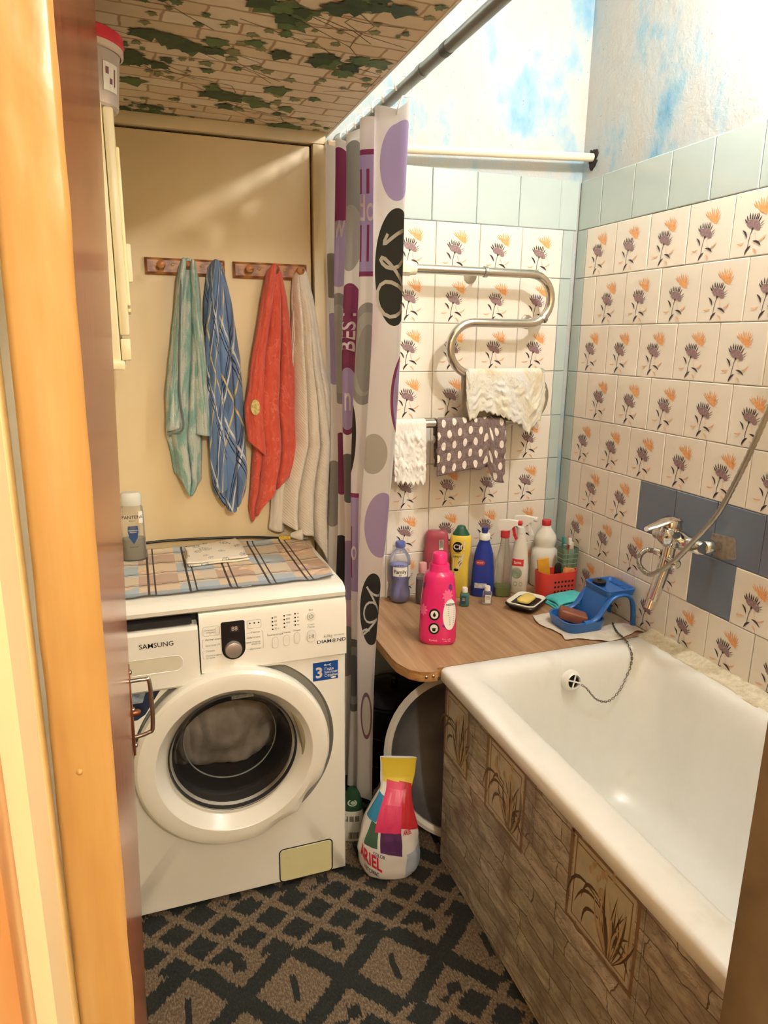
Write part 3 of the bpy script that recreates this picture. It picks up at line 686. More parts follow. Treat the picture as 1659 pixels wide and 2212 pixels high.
# shampoo bottle (PANTENE lettering) : flat oval see-through bottle
CAMXY = Vector((-1.405, -2.086))
def bottle(name, x, y, z0, secs, m, parent_label, cat, yaw=None, seg=40, part='body', lean=None, sub=6, group=None):
    """secs: (height, half width, half depth, squareness); yaw = direction the label faces"""
    if yaw is None: d = CAMXY-Vector((x, y)); yaw = math.atan2(d.y, d.x)
    else: yaw = R(yaw)
    t = thing(name, (x, y, z0), parent_label, cat, group)
    f = Vector((math.cos(yaw), math.sin(yaw), 0)); r_ = Vector((-f.y, f.x, 0))     # r_: to the right as seen from the front
    o = Vector((x, y, z0))
    def ring(h, a, b, n, k=seg):
        out = []
        for j in range(k):
            tt = 2*PI*j/k; cx, sy = math.cos(tt), math.sin(tt)
            out.append(o+r_*(a*math.copysign(abs(cx)**(2/n), cx))+f*(b*math.copysign(abs(sy)**(2/n), sy))+Vector((0, 0, h)))
        return out
    def at(h):
        for p, q in zip(secs, secs[1:]):
            if p[0] <= h <= q[0]:
                k = (h-p[0])/max(q[0]-p[0], 1e-9); return tuple(lerp(p[i], q[i], k) for i in (1, 2, 3))
        return secs[-1][1:] if h > secs[-1][0] else secs[0][1:]
    def S(u, v):
        a, b, n = at(v); pts = ring(v, a, b, n, 96); k0 = 24                      # index 24 faces the front
        L = 0; i = k0; st = -1 if u > 0 else 1; uu = abs(u); p = pts[i]
        while True:
            q = pts[(i+st) % 96]; d = (q-p).length
            if L+d >= uu or L > .6: p2 = p.lerp(q, (uu-L)/max(d, 1e-9)); break
            L += d; p = q; i = (i+st) % 96
        nn = p2-o; nn.z = 0; return p2, (nn.normalized()*.4+f*.6 if n > 3 else nn.normalized())
    g = G(); g.loft([ring(*s_) for s_ in secs]); body = g.obj(part, m, t, ang=50)
    return t, body, S, ring, o, f, r_
def sec_scale(secs, k, h0, h1, dk=.0):
    """sections of the liquid inside: slightly smaller, cut between h0 and h1"""
    out = []
    def at(h):
        for p, q in zip(secs, secs[1:]):
            if p[0] <= h <= q[0]:
                w_ = (h-p[0])/max(q[0]-p[0], 1e-9); return tuple(lerp(p[i], q[i], w_) for i in (1, 2, 3))
        return secs[-1][1:]
    hs = [h0]+[s_[0] for s_ in secs if h0 < s_[0] < h1]+[h1]
    return [(h, at(h)[0]*k-dk, at(h)[1]*k-dk, at(h)[2]) for h in hs]
ps = [(0, .028, .019, 2.6), (.004, .031, .022, 2.6), (.12, .031, .022, 2.6), (.145, .029, .021, 2.6), (.152, .024, .018, 2.5)]
t, b, S, ring, o, f, r_ = bottle('shampoo_bottle', -1.437, -.15, .858, ps, clear('shampoo_plastic', '#f0f0ea', .10, .1), 'clear flat shampoo bottle with frosted cap on the plaid cloth beside the door', 'bottle')
G().loft([ring(*q) for q in sec_scale(ps, .93, .003, .06)]).obj('shampoo', mat('shampoo_grey', '#9a978a', .25), t)
G().loft([ring(*q) for q in ((.152, .026, .019, 2.5), (.155, .028, .020, 2.5), (.180, .027, .019, 2.5), (.187, .022, .015, 2.3))]).obj('cap', mat('frosted_cap', '#dcdccf', .4), t)
decal('lettering', [sh_text('PANTENE', 0, .122, .0125, 'CENTER', .01), sh_text('PRO-V', 0, .112, .0055), sh_text('ШАМПУНЬ', 0, .04, .004)], S, 'print_black', b)
em = decal('emblem', [sh_poly([(-.012, .098), (.012, .098), (.014, .085), (.010, .065), (0, .048), (-.010, .065), (-.014, .085)])], S, mat('emblem_blue', '#2a4d80', .35), b)
decal('emblem_lettering', [sh_text('УВЛАЖНЕНИЕ И', 0, .086, .0035, 'CENTER', .01), sh_text('ПИТАНИЕ', 0, .081, .0035, 'CENTER', .01)], S, 'white_plastic', em, .001)
decal('price_tag', [sh_rect(.016, .105, .027, .137, 3, 1)], S, 'white_plastic', b, .001)
# power cable and plug
t = thing('power_cable', (-1.1, -.05, .86), 'black power cable with white plug lying behind the plaid cloth', 'cable')
G().tube(spline([(-1.50, -.060, .868), (-1.376, -.055, .875), (-1.25, -.050, .872), (-1.12, -.052, .866), (-1.04, -.07, .862), (-1.005, -.085, .862)], 8), .0038, 10).obj('cable', black_plastic, t)
G().tube([(-1.025, -.076, .862), (-.993, -.090, .863)], .0065, 10).obj('yellow_tag', mat('tag_yellow', '#d9b84a', .5, vary=.3, vs=200), t)
pl = G().lathe([(.006, -.005), (.009, 0), (.013, .012), (.0165, .022), (.0165, .030), (.014, .032)], (-.988, -.093, .872), (.9, -.35, .05), 20).obj('plug', mat('plug_white', '#e8e2d4', .4), t)
for q in (-1, 1): G().tube([(-.960, -.104+.008*q*.36, .872+.008*q), (-.944, -.110+.008*q*.36, .873+.008*q)], .002, 8).obj('pin', steel, pl)
# ================================================================ CURTAIN AND ROD
RX, RZ = -.800, 1.988
rod = thing('curtain_rod', (RX, -.8, RZ), 'grey metal shower curtain rod running under the lowered ceiling', 'rod')
mat('rod_grey', '#7f8684', .35, .55, .12, 12)
G().tube([(RX, .004, RZ), (RX, -.56, RZ), (RX, -1.584, RZ)], .0125, 16).obj('rod', 'rod_grey', rod)
G().tube([(RX, -.58, RZ), (RX, -.60, RZ)], .0142, 16).obj('joint_sleeve', 'rod_grey', rod)
G().tube([(RX, -.70, RZ), (RX, -.725, RZ)], .0132, 16).obj('dark_tape', mat('tape_dark', '#4d5352', .5), rod)
for y0, y1 in ((.004, -.006), (-1.584, -1.572)): G().lathe([(.028, 0), (.026, .006), (.014, .010)], (RX, y0, RZ), (0, -1 if y0 > -1 else 1, 0), 20).obj('end_flange', 'rod_grey', rod)

CP = [(-.868,-.020),(-.815,-.048),(-.872,-.085),(-.812,-.125),(-.868,-.165),(-.806,-.205),(-.864,-.250),(-.800,-.295),(-.858,-.345),(-.800,-.392),(-.850,-.432),(-.828,-.470),(-.800,-.508),(-.806,-.540)]
cpath = [Vector((p.x, p.y)) for p in spline([(x, y, 0) for x, y in CP], 14)]
cl_ = [0.0]
for a, b in zip(cpath, cpath[1:]): cl_.append(cl_[-1]+(b-a).length)
CL = cl_[-1]
def on_path(u):
    u = max(0, min(CL, u)); lo, hi = 0, len(cl_)-1
    while hi-lo > 1:
        m_ = (lo+hi)//2
        if cl_[m_] <= u: lo = m_
        else: hi = m_
    return cpath[lo].lerp(cpath[hi], (u-cl_[lo])/max(cl_[hi]-cl_[lo], 1e-9))
CZ0, CZ1 = .135, 1.958
def cpos(u, z):
    p = on_path(u); t = (CZ1-z)/(CZ1-CZ0); c0 = Vector((-.835, -.24)); kx = lerp(1, .62, sm(t*.9)); ky = lerp(1, .62, t)
    q = Vector((c0.x+(p.x-c0.x)*kx, c0.y+(p.y-c0.y)*ky)); q.x -= .018*sm(t*1.3)+.012*sm(t*2-1)
    q.x += .006*math.sin(z*5+u*9)*min(1, t*4); q.y += .006*math.sin(z*3.7+u*7)*min(1, t*4)
    q.x = max(q.x, -.925+.0*t)
    zz = z
    if z > CZ1-.08:                                            # sags between the hooks
        zz -= .016*(1-abs(math.cos(u/CL*PI*7)))*(z-(CZ1-.08))/.08
    return Vector((q.x, q.y, zz))
def CS(u, v):
    p = cpos(u, v); d = cpos(u+.002, v)-cpos(u-.002, v); n = Vector((d.y, -d.x, 0)); return p, (n.normalized() if n.length > 0 else Vector((0, -1, 0)))
s = NT('curtain_vinyl'); uv = s.coord('UV')
gr = s.noise(s.mapping(uv, scale=(5, 2.2, 1)), 1.0, 2)
colr = s.ramp(gr, [(.38, '#e9e5df'), (.60, '#e6dcd9'), (.74, '#d2a2b4')])
def disc(col, cx, cy, rx, ry, c):
    global colr
    d = s.vmath('LENGTH', s.mapping(uv, (-cx/rx, -cy/ry, 0), (0, 0, 0), (1/rx, 1/ry, 0)), (0, 0, 0))
    colr = s.mix(s.math('LESS_THAN', d, 1.0), colr, c)
def rect_(u0, v0, u1, v1, c):
    global colr
    q = s.sep(uv); a = s.math('MULTIPLY', s.math('GREATER_THAN', q[0], u0), s.math('LESS_THAN', q[0], u1)); b = s.math('MULTIPLY', s.math('GREATER_THAN', q[1], v0), s.math('LESS_THAN', q[1], v1))
    colr = s.mix(s.math('MULTIPLY', a, b), colr, c)
LIL, GRY, DRK, MAG, PLUM = '#ab97bf', '#94928c', '#33322e', '#87345c', '#9a6a96'
U = CL
marks = [ # (from the front edge, height, rx, ry, colour)
 (.050, 1.84, .052, .085, LIL), (.052, 1.61, .062, .130, DRK), (.012, 1.32, .040, .095, MAG), (.012, 1.32, .031, .083, LIL), (.092, 1.165, .045, .052, '#b5ada0'), (.045, .98, .060, .088, LIL), (.055, .74, .052, .105, DRK), (.068, .41, .032, .075, '#8c5a6a'), (.068, .41, .024, .062, '#d9d2c4'),
 (.240, 1.41, .055, .128, GRY), (.240, 1.41, .043, .105, '#a9a69e'), (.236, 1.40, .028, .085, GRY), (.275, 1.19, .022, .095, DRK), (.255, .50, .070, .115, '#6d6c68'), (.255, .50, .054, .092, '#94928c'), (.255, .50, .036, .066, '#6d6c68'),
 (.410, 1.79, .050, .145, GRY), (.415, 1.70, .034, .08, '#a9a69e'), (.410, 1.47, .048, .120, MAG), (.410, 1.29, .046, .098, '#7d3358'), (.410, 1.29, .037, .084, LIL), (.41, 1.07, .05, .07, '#6d6c68'), (.41, .80, .06, .09, LIL), (.41, .55, .05, .08, GRY),
 (.565, 1.80, .050, .140, MAG), (.565, 1.67, .046, .085, LIL), (.565, 1.42, .060, .150, GRY), (.565, 1.42, .045, .12, '#a9a69e'), (.565, 1.10, .05, .09, MAG), (.565, .80, .05, .09, DRK), (.71, 1.62, .05, .06, '#8a8378'), (.71, 1.42, .05, .10, LIL), (.71, 1.0, .05, .1, GRY), (.71, .6, .05, .1, LIL), (.33, 1.70, .045, .10, LIL), (.33, 1.2, .045, .10, GRY), (.49, 1.5, .04, .1, LIL), (.49, .9, .04, .1, MAG), (.17, .86, .04, .06, LIL), (.17, 1.3, .03, .05, '#b5ada0')]
rect_(U-.300, 1.605, U-.218, 1.885, LIL); rect_(U-.300, 1.600, U-.218, 1.612, MAG); rect_(U-.300, 1.876, U-.218, 1.888, MAG)
for k_ in (.222, .242, .262): rect_(U-k_-.008, 1.79, U-k_, 1.845, MAG); rect_(U-k_-.006, 1.635, U-k_, 1.72, MAG)
rect_(U-.310, .76, U-.238, 1.04, LIL); rect_(U-.310, 1.032, U-.238, 1.044, MAG); rect_(U-.27, .80, U-.262, .95, MAG)
for a, z, rx, ry, c in marks: disc(None, U-a, z, rx, ry, c)
sat = s.n('ShaderNodeHueSaturation'); s.set(sat.inputs['Color'], colr); sat.inputs['Saturation'].default_value = .95
s.col(sat.outputs[0]).rough(.32)
tl = s.n('ShaderNodeBsdfTranslucent'); s.set(tl.inputs[0], sat.outputs[0]); mx = s.n('ShaderNodeMixShader'); mx.inputs[0].default_value = .5
s.t.links.new(s.b.outputs[0], mx.inputs[1]); s.t.links.new(tl.outputs[0], mx.inputs[2]); s.t.links.new(mx.outputs[0], s.out.inputs[0])
ct = thing('shower_curtain', (-.835, -.26, CZ0), 'translucent vinyl shower curtain with purple, grey and black discs pulled together', 'curtain')
g = G(); g.grid(220, 90, lambda a, b: (cpos(a*CL, lerp(CZ0, CZ1, b)), (a*CL, lerp(CZ0, CZ1, b)))); cs_ = g.obj('curtain_sheet', 'curtain_vinyl', ct, ang=180)
def script(cu, cz, k, seed):
    rnd = random.Random(seed); p = []
    for i in range(40):
        t = i/39; p.append((cu+k*(.035*math.sin(t*17+seed)+.02*(t-.5)), cz+k*(.16*(t-.5)+.02*math.cos(t*23))))
    return sh_line(p, .007*k)
decal('curtain_script', [script(U-.055, 1.60, 1.25, 1), script(U-.055, .735, .95, 3)], CS, mat('script_grey', '#c9c6bf', .4), cs_, .0007, True)
decal('curtain_lettering', [sh_text('do', U-.250, 1.755, .085, 'CENTER', .01, sx=.5), sh_text('BEST', U-.408, 1.47, .060, 'CENTER', .015, rot=PI/2, sx=.9), sh_text('n', U-.408, 1.29, .10, 'CENTER', .01, sx=.5), sh_text('w', U-.565, 1.74, .09, 'CENTER', .01, sx=.5), sh_text('co', U-.020, 1.32, .06, 'CENTER', 0, sx=.5), sh_text('do', U-.265, .88, .085, 'CENTER', .01, sx=.5)],
      CS, mat('letter_pale', '#d6c9d0', .4), cs_, .0009, True)
for k in range(7):                                             # hooks over the rod
    u = CL*(k+.5)/7; p = cpos(u, CZ1-.012); y = p.y; pts = []
    for i in range(13):
        a = -PI*.55+2*PI*.86*i/12; pts.append((RX+.021*math.cos(a), lerp(p.y, max(p.y, -.57), .5), RZ+.002+.021*math.sin(a)))
    pts = [(p.x, p.y, p.z)]+[(lerp(p.x, pts[0][0], .5), lerp(p.y, pts[0][1], .5), lerp(p.z, pts[0][2], .6))]+pts
    G().tube(spline(pts, 3), .0022, 8).obj('hook', mat('hook_white', '#eeeae0', .35), ct)

# ================================================================ PEG RACKS
s = NT('rack_wood'); v = s.coord(); w1 = s.n('ShaderNodeTexWave'); s.set(w1.inputs['Vector'], s.mapping(v, rot=(0, 0, 0), scale=(3, 3, 22))); w1.inputs['Scale'].default_value = 2.2; w1.inputs['Distortion'].default_value = 6; w1.inputs['Detail'].default_value = 3
s.col(s.ramp(w1.outputs['Fac'], [(.1, '#7d4826'), (.5, '#a2683a'), (.9, '#b97c48')])).rough(.35)
mat('brass', '#b39553', .35, .9, .1)
def rack(x0, x1, z0, z1, pegs, screws, label):
    t = thing('peg_rack', ((x0+x1)/2, -.036, z0), label, 'rack', 'wooden peg racks on the beige door')
    g = G(); y0 = -.035; y1 = -.049
    rings = [[(x0, y0, z0), (x1, y0, z0), (x1, y0, z1), (x0, y0, z1)], [(x0, y1+.005, z0), (x1, y1+.005, z0), (x1, y1+.005, z1), (x0, y1+.005, z1)], [(x0+.006, y1, z0+.006), (x1-.006, y1, z0+.006), (x1-.006, y1, z1-.006), (x0+.006, y1, z1-.006)]]
    g.loft(rings); g.obj('board', 'rack_wood', t, smooth=False)
    for x in pegs: G().lathe([(.006, 0), (.006, .012), (.009, .020), (.0115, .028), (.0105, .036), (.005, .040), (.001, .0405)], (x, y1+.001, (z0+z1)/2-.002), (0, -1, .12), 18).obj('peg', 'rack_wood', t)
    for x in screws: G().lathe([(.0035, 0), (.0033, .001), (.0015, .0018)], (x, y1, (z0+z1)/2+.003), (0, -1, 0), 10).obj('screw', 'brass', t)
rack(-1.358, -1.150, 1.6105, 1.6525, (-1.318, -1.249, -1.178), (-1.288, -1.213), 'wooden peg rack holding the aqua and the blue towel')
rack(-1.128, -.921, 1.6095, 1.6515, (-1.087, -1.017, -.946), (-1.057, -.985), 'wooden peg rack holding the orange-red and the white towel')

# ================================================================ TOWELS
def terry(name, colf, bump=.6, bs=320, dist=.003):
    s = NT(name); uv = s.coord('UV'); s.col(colf(s, uv)).rough(.95); s.b.inputs['Sheen Weight'].default_value = .25
    s.bump(s.noise(s.coord(), bs, 3, .7), bump, dist); return s
def c_aqua(s, uv):
    a = s.noise(s.mapping(uv, scale=(1, .8, 1)), 13, 4); k = s.ramp(a, [(.36, '#7fb0a8'), (.46, '#9cc4bb'), (.53, '#dde0d9')])
    return s.mix(s.math('MULTIPLY', s.noise(uv, 120, 2), .5), k, '#93b3ac')
terry('towel_aqua', c_aqua, .9, 260, .004)
def c_plaid(s, uv):
    q = s.sep(s.mapping(uv, rot=(0, 0, R(38)))); a, b = q[0], q[1]
    base = s.mix(s.stripe(a, .2, .09), '#6685b4', '#567099')
    base = s.mix(s.math('MULTIPLY', s.stripe(b, .21, .09, .03), .6), base, '#7693c2')
    for ax, per, wd, off, c in ((a, .2, .005, 0, '#1d2740'), (a, .2, .005, -.014, '#1d2740'), (a, .2, .010, -.030, '#d4d8dc'), (a, .2, .009, -.11, '#d8c684'), (b, .21, .005, 0, '#1d2740'), (b, .21, .005, -.016, '#1d2740'), (b, .21, .010, -.034, '#d4d8dc'), (b, .42, .009, -.12, '#d8c684')):
        base = s.mix(s.stripe(ax, per, wd, off), base, c)
    return base
terry('towel_plaid', c_plaid, .5)
def c_red(s, uv): 
    a = s.noise(uv, 16, 2); ring = s.math('LESS_THAN', s.math('ABSOLUTE', s.math('SUBTRACT', a, .56)), .012)
    return s.mix(ring, s.ramp(s.noise(uv, 30, 3), [(.3, '#d3523f'), (.7, '#e06450')]), '#e3735e')
terry('towel_red', c_red, .45)
def c_white(s, uv): return s.ramp(s.noise(uv, 30, 3), [(.3, '#e8dfcf'), (.7, '#f1eadd')])
s = terry('towel_white', c_white); uv = s.coord('UV'); q = s.sep(s.mapping(uv, rot=(0, 0, R(28)))); rib = s.math('ABSOLUTE', s.math('SINE', s.math('MULTIPLY', q[1], 420)))
s.bump(s.math('ADD', rib, s.noise(uv, 300, 3)), .4, .0025)
def towel_sheet(parent, name, L, Rr, top, hem, folds, y0, amp, m, nu=70, nv=90, thick=.004, ph=0.0, wob=.0):
    """L, Rr: tables (z, x) of the outline, ascending z; hem(s): lower edge; folds: number of ridges"""
    g = G()
    def fn(a, b):
        zt = top-.022*(2*a-1)**2; zb = hem(a); z = lerp(zt, zb, b)
        xl = interp(L, z); xr = interp(Rr, z); k = sm((top-z)/.16)
        aa = a+wob*math.sin(b*6+ph)*math.sin(PI*a)*k
        x = lerp(xl, xr, aa)+.003*noise.noise((a*5, b*6, ph))*k
        rg = 1-(1-abs(math.cos(PI*(folds*(aa**1.1)+ph+.25*b))))**3.2
        bulge = math.sin(PI*min(1, max(0, a)))**.55
        y = y0-bulge*(.012+amp*k*(.12+.95*rg))-.020*(1-k)*bulge*(1-b)-.004*noise.noise((a*9, b*5, 3+ph))*k
        return (x, y, z), ((a-.5)*.34+ph, z)
    g.grid(nu, nv, fn); return g.obj(name, m, parent, solid=thick, ang=180)
YW = -.043
# aqua
t = thing('hand_towel', (-1.249, -.06, 1.02), 'aqua and white terry towel hanging from the left peg rack', 'towel', 'towels on the pegs')
L = [(1.00,-1.302),(1.09,-1.318),(1.182,-1.330),(1.30,-1.322),(1.458,-1.300),(1.602,-1.276),(1.65,-1.266)]; Rr = [(1.0,-1.262),(1.05,-1.243),(1.10,-1.238),(1.17,-1.236),(1.30,-1.228),(1.459,-1.219),(1.604,-1.222),(1.65,-1.232)]
towel_sheet(t, 'main_layer', L, Rr, 1.652, lambda a: 1.075-.06*math.sin(PI*min(1, a*.78+.05))**2+.03*a*a*0-.012*a, 2.2, YW, .030, 'towel_aqua', ph=.1)
towel_sheet(t, 'left_flap', [(1.15,-1.334),(1.30,-1.325),(1.6,-1.279),(1.65,-1.268)], [(1.15,-1.290),(1.30,-1.284),(1.5,-1.272),(1.65,-1.254)], 1.650, lambda a: 1.195+.012*a, .8, YW-.030, .008, 'towel_aqua', nu=30, ph=.3)
towel_sheet(t, 'right_flap', [(1.15,-1.252),(1.40,-1.248),(1.65,-1.245)], [(1.15,-1.208),(1.25,-1.208),(1.40,-1.216),(1.65,-1.232)], 1.646, lambda a: 1.185-.008*a, .8, YW-.028, .008, 'towel_aqua', nu=30, ph=.6)
G().tube(spline([(-1.268, -.098, 1.63), (-1.283, -.100, 1.45), (-1.292, -.099, 1.30), (-1.288, -.098, 1.204), (-1.330, -.088, 1.190)], 6), .0028, 8).obj('hem', mat('hem_grey', '#6d7574', .8), t)
# blue plaid
t = thing('hand_towel', (-1.177, -.06, .95), 'blue plaid kitchen towel with yellow and white stripes beside the aqua towel', 'towel', 'towels on the pegs')
L = [(.94,-1.196),(1.0,-1.208),(1.098,-1.214),(1.231,-1.216),(1.422,-1.220),(1.545,-1.211),(1.65,-1.193)]; Rr = [(.94,-1.125),(.997,-1.118),(1.06,-1.110),(1.228,-1.114),(1.385,-1.119),(1.547,-1.138),(1.65,-1.160)]
towel_sheet(t, 'main_layer', L, Rr, 1.652, lambda a: 1.03-.075*math.sin(PI*(a*.75+.12))**1.5, 2.6, YW, .034, 'towel_plaid', ph=.55, wob=.05)
towel_sheet(t, 'front_fold', [(1.0,-1.212),(1.2,-1.216),(1.422,-1.214),(1.65,-1.188)], [(1.0,-1.166),(1.2,-1.168),(1.45,-1.174),(1.65,-1.168)], 1.648, lambda a: 1.045-.03*math.sin(PI*a), 1.2, YW-.030, .012, 'towel_plaid', nu=34, ph=1.2)
# orange-red
t = thing('hand_towel', (-1.017, -.06, .91), 'orange-red terry towel with embroidered edge on the right peg rack', 'towel', 'towels on the pegs')
L = [(.90,-1.100),(.954,-1.108),(1.06,-1.098),(1.133,-1.090),(1.255,-1.108),(1.385,-1.087),(1.562,-1.048),(1.65,-1.032)]; Rr = [(.90,-1.06),(.962,-1.020),(1.0,-.985),(1.086,-.962),(1.224,-.961),(1.385,-.963),(1.563,-.982),(1.65,-1.000)]
towel_sheet(t, 'main_layer', L, Rr, 1.648, lambda a: lerp(.915, 1.05, sm(a*1.05))+.10*math.exp(-((a-.16)/.10)**2)*.0, 2.4, YW, .034, 'towel_red', ph=.9)
towel_sheet(t, 'back_fold', [(1.1,-1.104),(1.255,-1.112),(1.4,-1.087),(1.65,-1.035)], [(1.1,-1.055),(1.255,-1.060),(1.4,-1.050),(1.65,-1.012)], 1.644, lambda a: 1.16-.05*a, .7, YW-.026, .012, 'towel_red', nu=30, ph=1.6)
g = G(); ptc = [(-1.088+.013*math.cos(a), -.104, 1.258+.022*math.sin(a)) for a in [2*PI*i/18 for i in range(18)]]
g.prism(ptc, (0, .016, 0)); g.obj('embroidered_patch', mat('patch_cream', '#d9c383', .9, vary=.5, vs=90), t, smooth=False)
# white quilted
t = thing('bath_towel', (-.92, -.06, .86), 'large white ribbed bath towel hanging to the washing machine top', 'towel', 'towels on the pegs')
L = [(.72,-.945),(.80,-.985),(.86,-1.010),(.92,-1.016),(1.0,-1.010),(1.06,-.994),(1.142,-.968),(1.358,-.966),(1.564,-.966),(1.65,-.957)]; Rr = [(.70,-.835),(.80,-.822),(1.0,-.822),(1.137,-.830),(1.30,-.860),(1.358,-.873),(1.566,-.908),(1.65,-.930)]
def wh_hem(a): return .905-.033*sm(a/.35) if a < .40 else lerp(.872, .73, sm((a-.40)/.35))
towel_sheet(t, 'main_layer', L, Rr, 1.642, wh_hem, 4.3, YW-.001, .055, 'towel_white', nu=90, nv=120, ph=.35, thick=.006)
towel_sheet(t, 'tail', [(.86,-1.052),(1.0,-1.040),(1.1,-1.0),(1.65,-.955)], [(.86,-1.005),(1.0,-1.0),(1.65,-.945)], 1.60, lambda a: .885-.012*a, .7, YW, .010, 'towel_white', nu=24, ph=.2)

# ================================================================ WALL CABINET AND JAR
cb = thing('wall_cabinet', (-1.50, -.66, 1.41), 'cream wall cabinet on the left wall behind the open door', 'cabinet')
mat('cabinet_cream', '#efe2b8', .4, vary=.03, vs=6)
CX1 = -1.424; CY0, CY1 = -.80, -.36; CZb, CZt = 1.405, 1.805
G().rbox(-1.584, CX1, CY0, CY1, CZb, CZt, .003).obj('carcass', 'cabinet_cream', cb)
G().rbox(-1.584, CX1+.006, CY0-.006, CY1, CZb-.012, CZb+.004, .003).obj('bottom_board', 'cabinet_cream', cb)
for (z0, z1) in ((CZb+.045, 1.80), ):
    d = G().rbox(CX1+.001, CX1+.017, CY0+.004, -.582, z0, z1, .004).obj('cabinet_door', 'cabinet_cream', cb)
    G().rbox(CX1+.016, CX1+.022, CY0+.035, -.61, z0+.05, z1-.05, .003).obj('raised_panel', 'cabinet_cream', d)
    G().rbox(CX1+.016, CX1+.030, -.60, -.59, z0+.10, z0+.17, .003).obj('handle', 'cabinet_cream', d)
d = G().rbox(CX1+.001, CX1+.017, -.578, CY1-.004, CZb+.045, 1.80, .004).obj('cabinet_door', 'cabinet_cream', cb)
G().rbox(CX1+.016, CX1+.022, -.55, CY1-.03, CZb+.09, 1.76, .003).obj('raised_panel', 'cabinet_cream', d)
G().rbox(CX1+.001, CX1+.017, CY0+.004, CY1-.004, CZb+.004, CZb+.040, .003).obj('drawer_front', 'cabinet_cream', cb)
JX, JY, JZ = -1.452, -.735, 1.806
jr = thing('plastic_jar', (JX, JY, JZ), 'clear plastic jar with red lid standing on the cream wall cabinet', 'jar')
jb = G().lathe([(.050, 0), (.054, .004), (.060, .075), (.062, .082)], (JX, JY, JZ), (0, 0, 1), 40, (True, False)).obj('tub', clear('jar_plastic', '#efe6dc', .5, .25), jr)
G().lathe([(.0635, .080), (.067, .082), (.067, .090), (.064, .092)], (JX, JY, JZ), (0, 0, 1), 40, (False, False)).obj('rim', mat('rim_milky', '#e3d5cc', .4), jr)
G().lathe([(.0655, .0905), (.0685, .094), (.068, .108), (.062, .112), (.001, .112)], (JX, JY, JZ), (0, 0, 1), 40).obj('lid', mat('lid_red', '#d9334a', .35), jr)
G().lathe([(.044, .004), (.05, .05), (.03, .058), (.001, .06)], (JX, JY, JZ), (0, 0, 1), 24).obj('contents', mat('jar_contents', '#d9bdb4', .7, vary=.4, vs=40), jr)
def JS(u, v):
    a = -PI/2+R(52)+u/.058; r = lerp(.054, .060, (v-.004)/.071)+.0005; return Vector((JX+r*math.cos(a), JY+r*math.sin(a), JZ+v)), Vector((math.cos(a), math.sin(a), 0))
decal('label', [sh_rect(-.016, .022, .016, .062, 6, 1)], JS, 'white_plastic', jb)
decal('label_print', [sh_rect(-.004, .032, .002, .040), sh_rect(.006, .03, .009, .055), sh_rect(-.012, .045, -.006, .055)], JS, mat('label_mauve', '#7a4a58', .5), jb, .0012)

# ================================================================ HEATED TOWEL RAIL
RY = -.080; rr = .0135
rl = thing('towel_rail', (-.37, RY, 1.42), 'bent chrome heated towel rail on the tiled back wall', 'towel rail')
def arc(cx, cz, r, a0, a1, n=14): return [(cx+r*math.cos(R(lerp(a0, a1, i/n))), RY, cz+r*math.sin(R(lerp(a0, a1, i/n)))) for i in range(n+1)]
path = [(-.60, RY, 1.652), (-.30, RY, 1.652)]+arc(-.211, 1.577, .075, 90, -90)+[(-.30, RY, 1.502)]+arc(-.404, 1.424, .078, 90, 270)+[(-.30, RY, 1.346)]+arc(-.211, 1.271, .075, 90, -90)+[(-.30, RY, 1.194), (-.70, RY, 1.194)]
G().tube(path, rr, 18).obj('chrome_pipe', mat('rail_chrome', '#cfc9bf', .16, 1.0, .05, 12), rl)
nut = G().lathe([(.017, 0), (.022, .004), (.022, .030), (.019, .034), (.018, .05)], (-.652, RY, 1.652), (1, 0, 0), 24).obj('nut', mat('nut_cream', '#e9dfc4', .45, vary=.06), rl)
G().rbox(-.650, -.625, RY-.024, RY-.012, 1.638, 1.666, .002).obj('nut_window', 'nut_cream', rl)
G().tube([(-.86, RY, 1.652), (-.648, RY, 1.652)], .0135, 14).obj('plastic_pipe', 'nut_cream', rl)
for x, z, nm in ((-.372, 1.652, 'clamp'), (-.160, 1.519, 'clamp')):
    c_ = G().lathe([(.0145, -.006), (.0165, -.005), (.0165, .005), (.0145, .006)], (x, RY, z), (1, 0, 0) if z > 1.6 else (.6, 0, .8), 24, (False, False)).obj(nm, steel, rl)
    G().tube([(x, RY+.012, z), (x, .0, z)], .005, 10).obj('bracket_arm', steel, c_)
    G().lathe([(.022, 0), (.021, .004), (.010, .007)], (x-.012, 0, z-.008), (0, -1, 0), 24).obj('wall_flange', steel, c_)
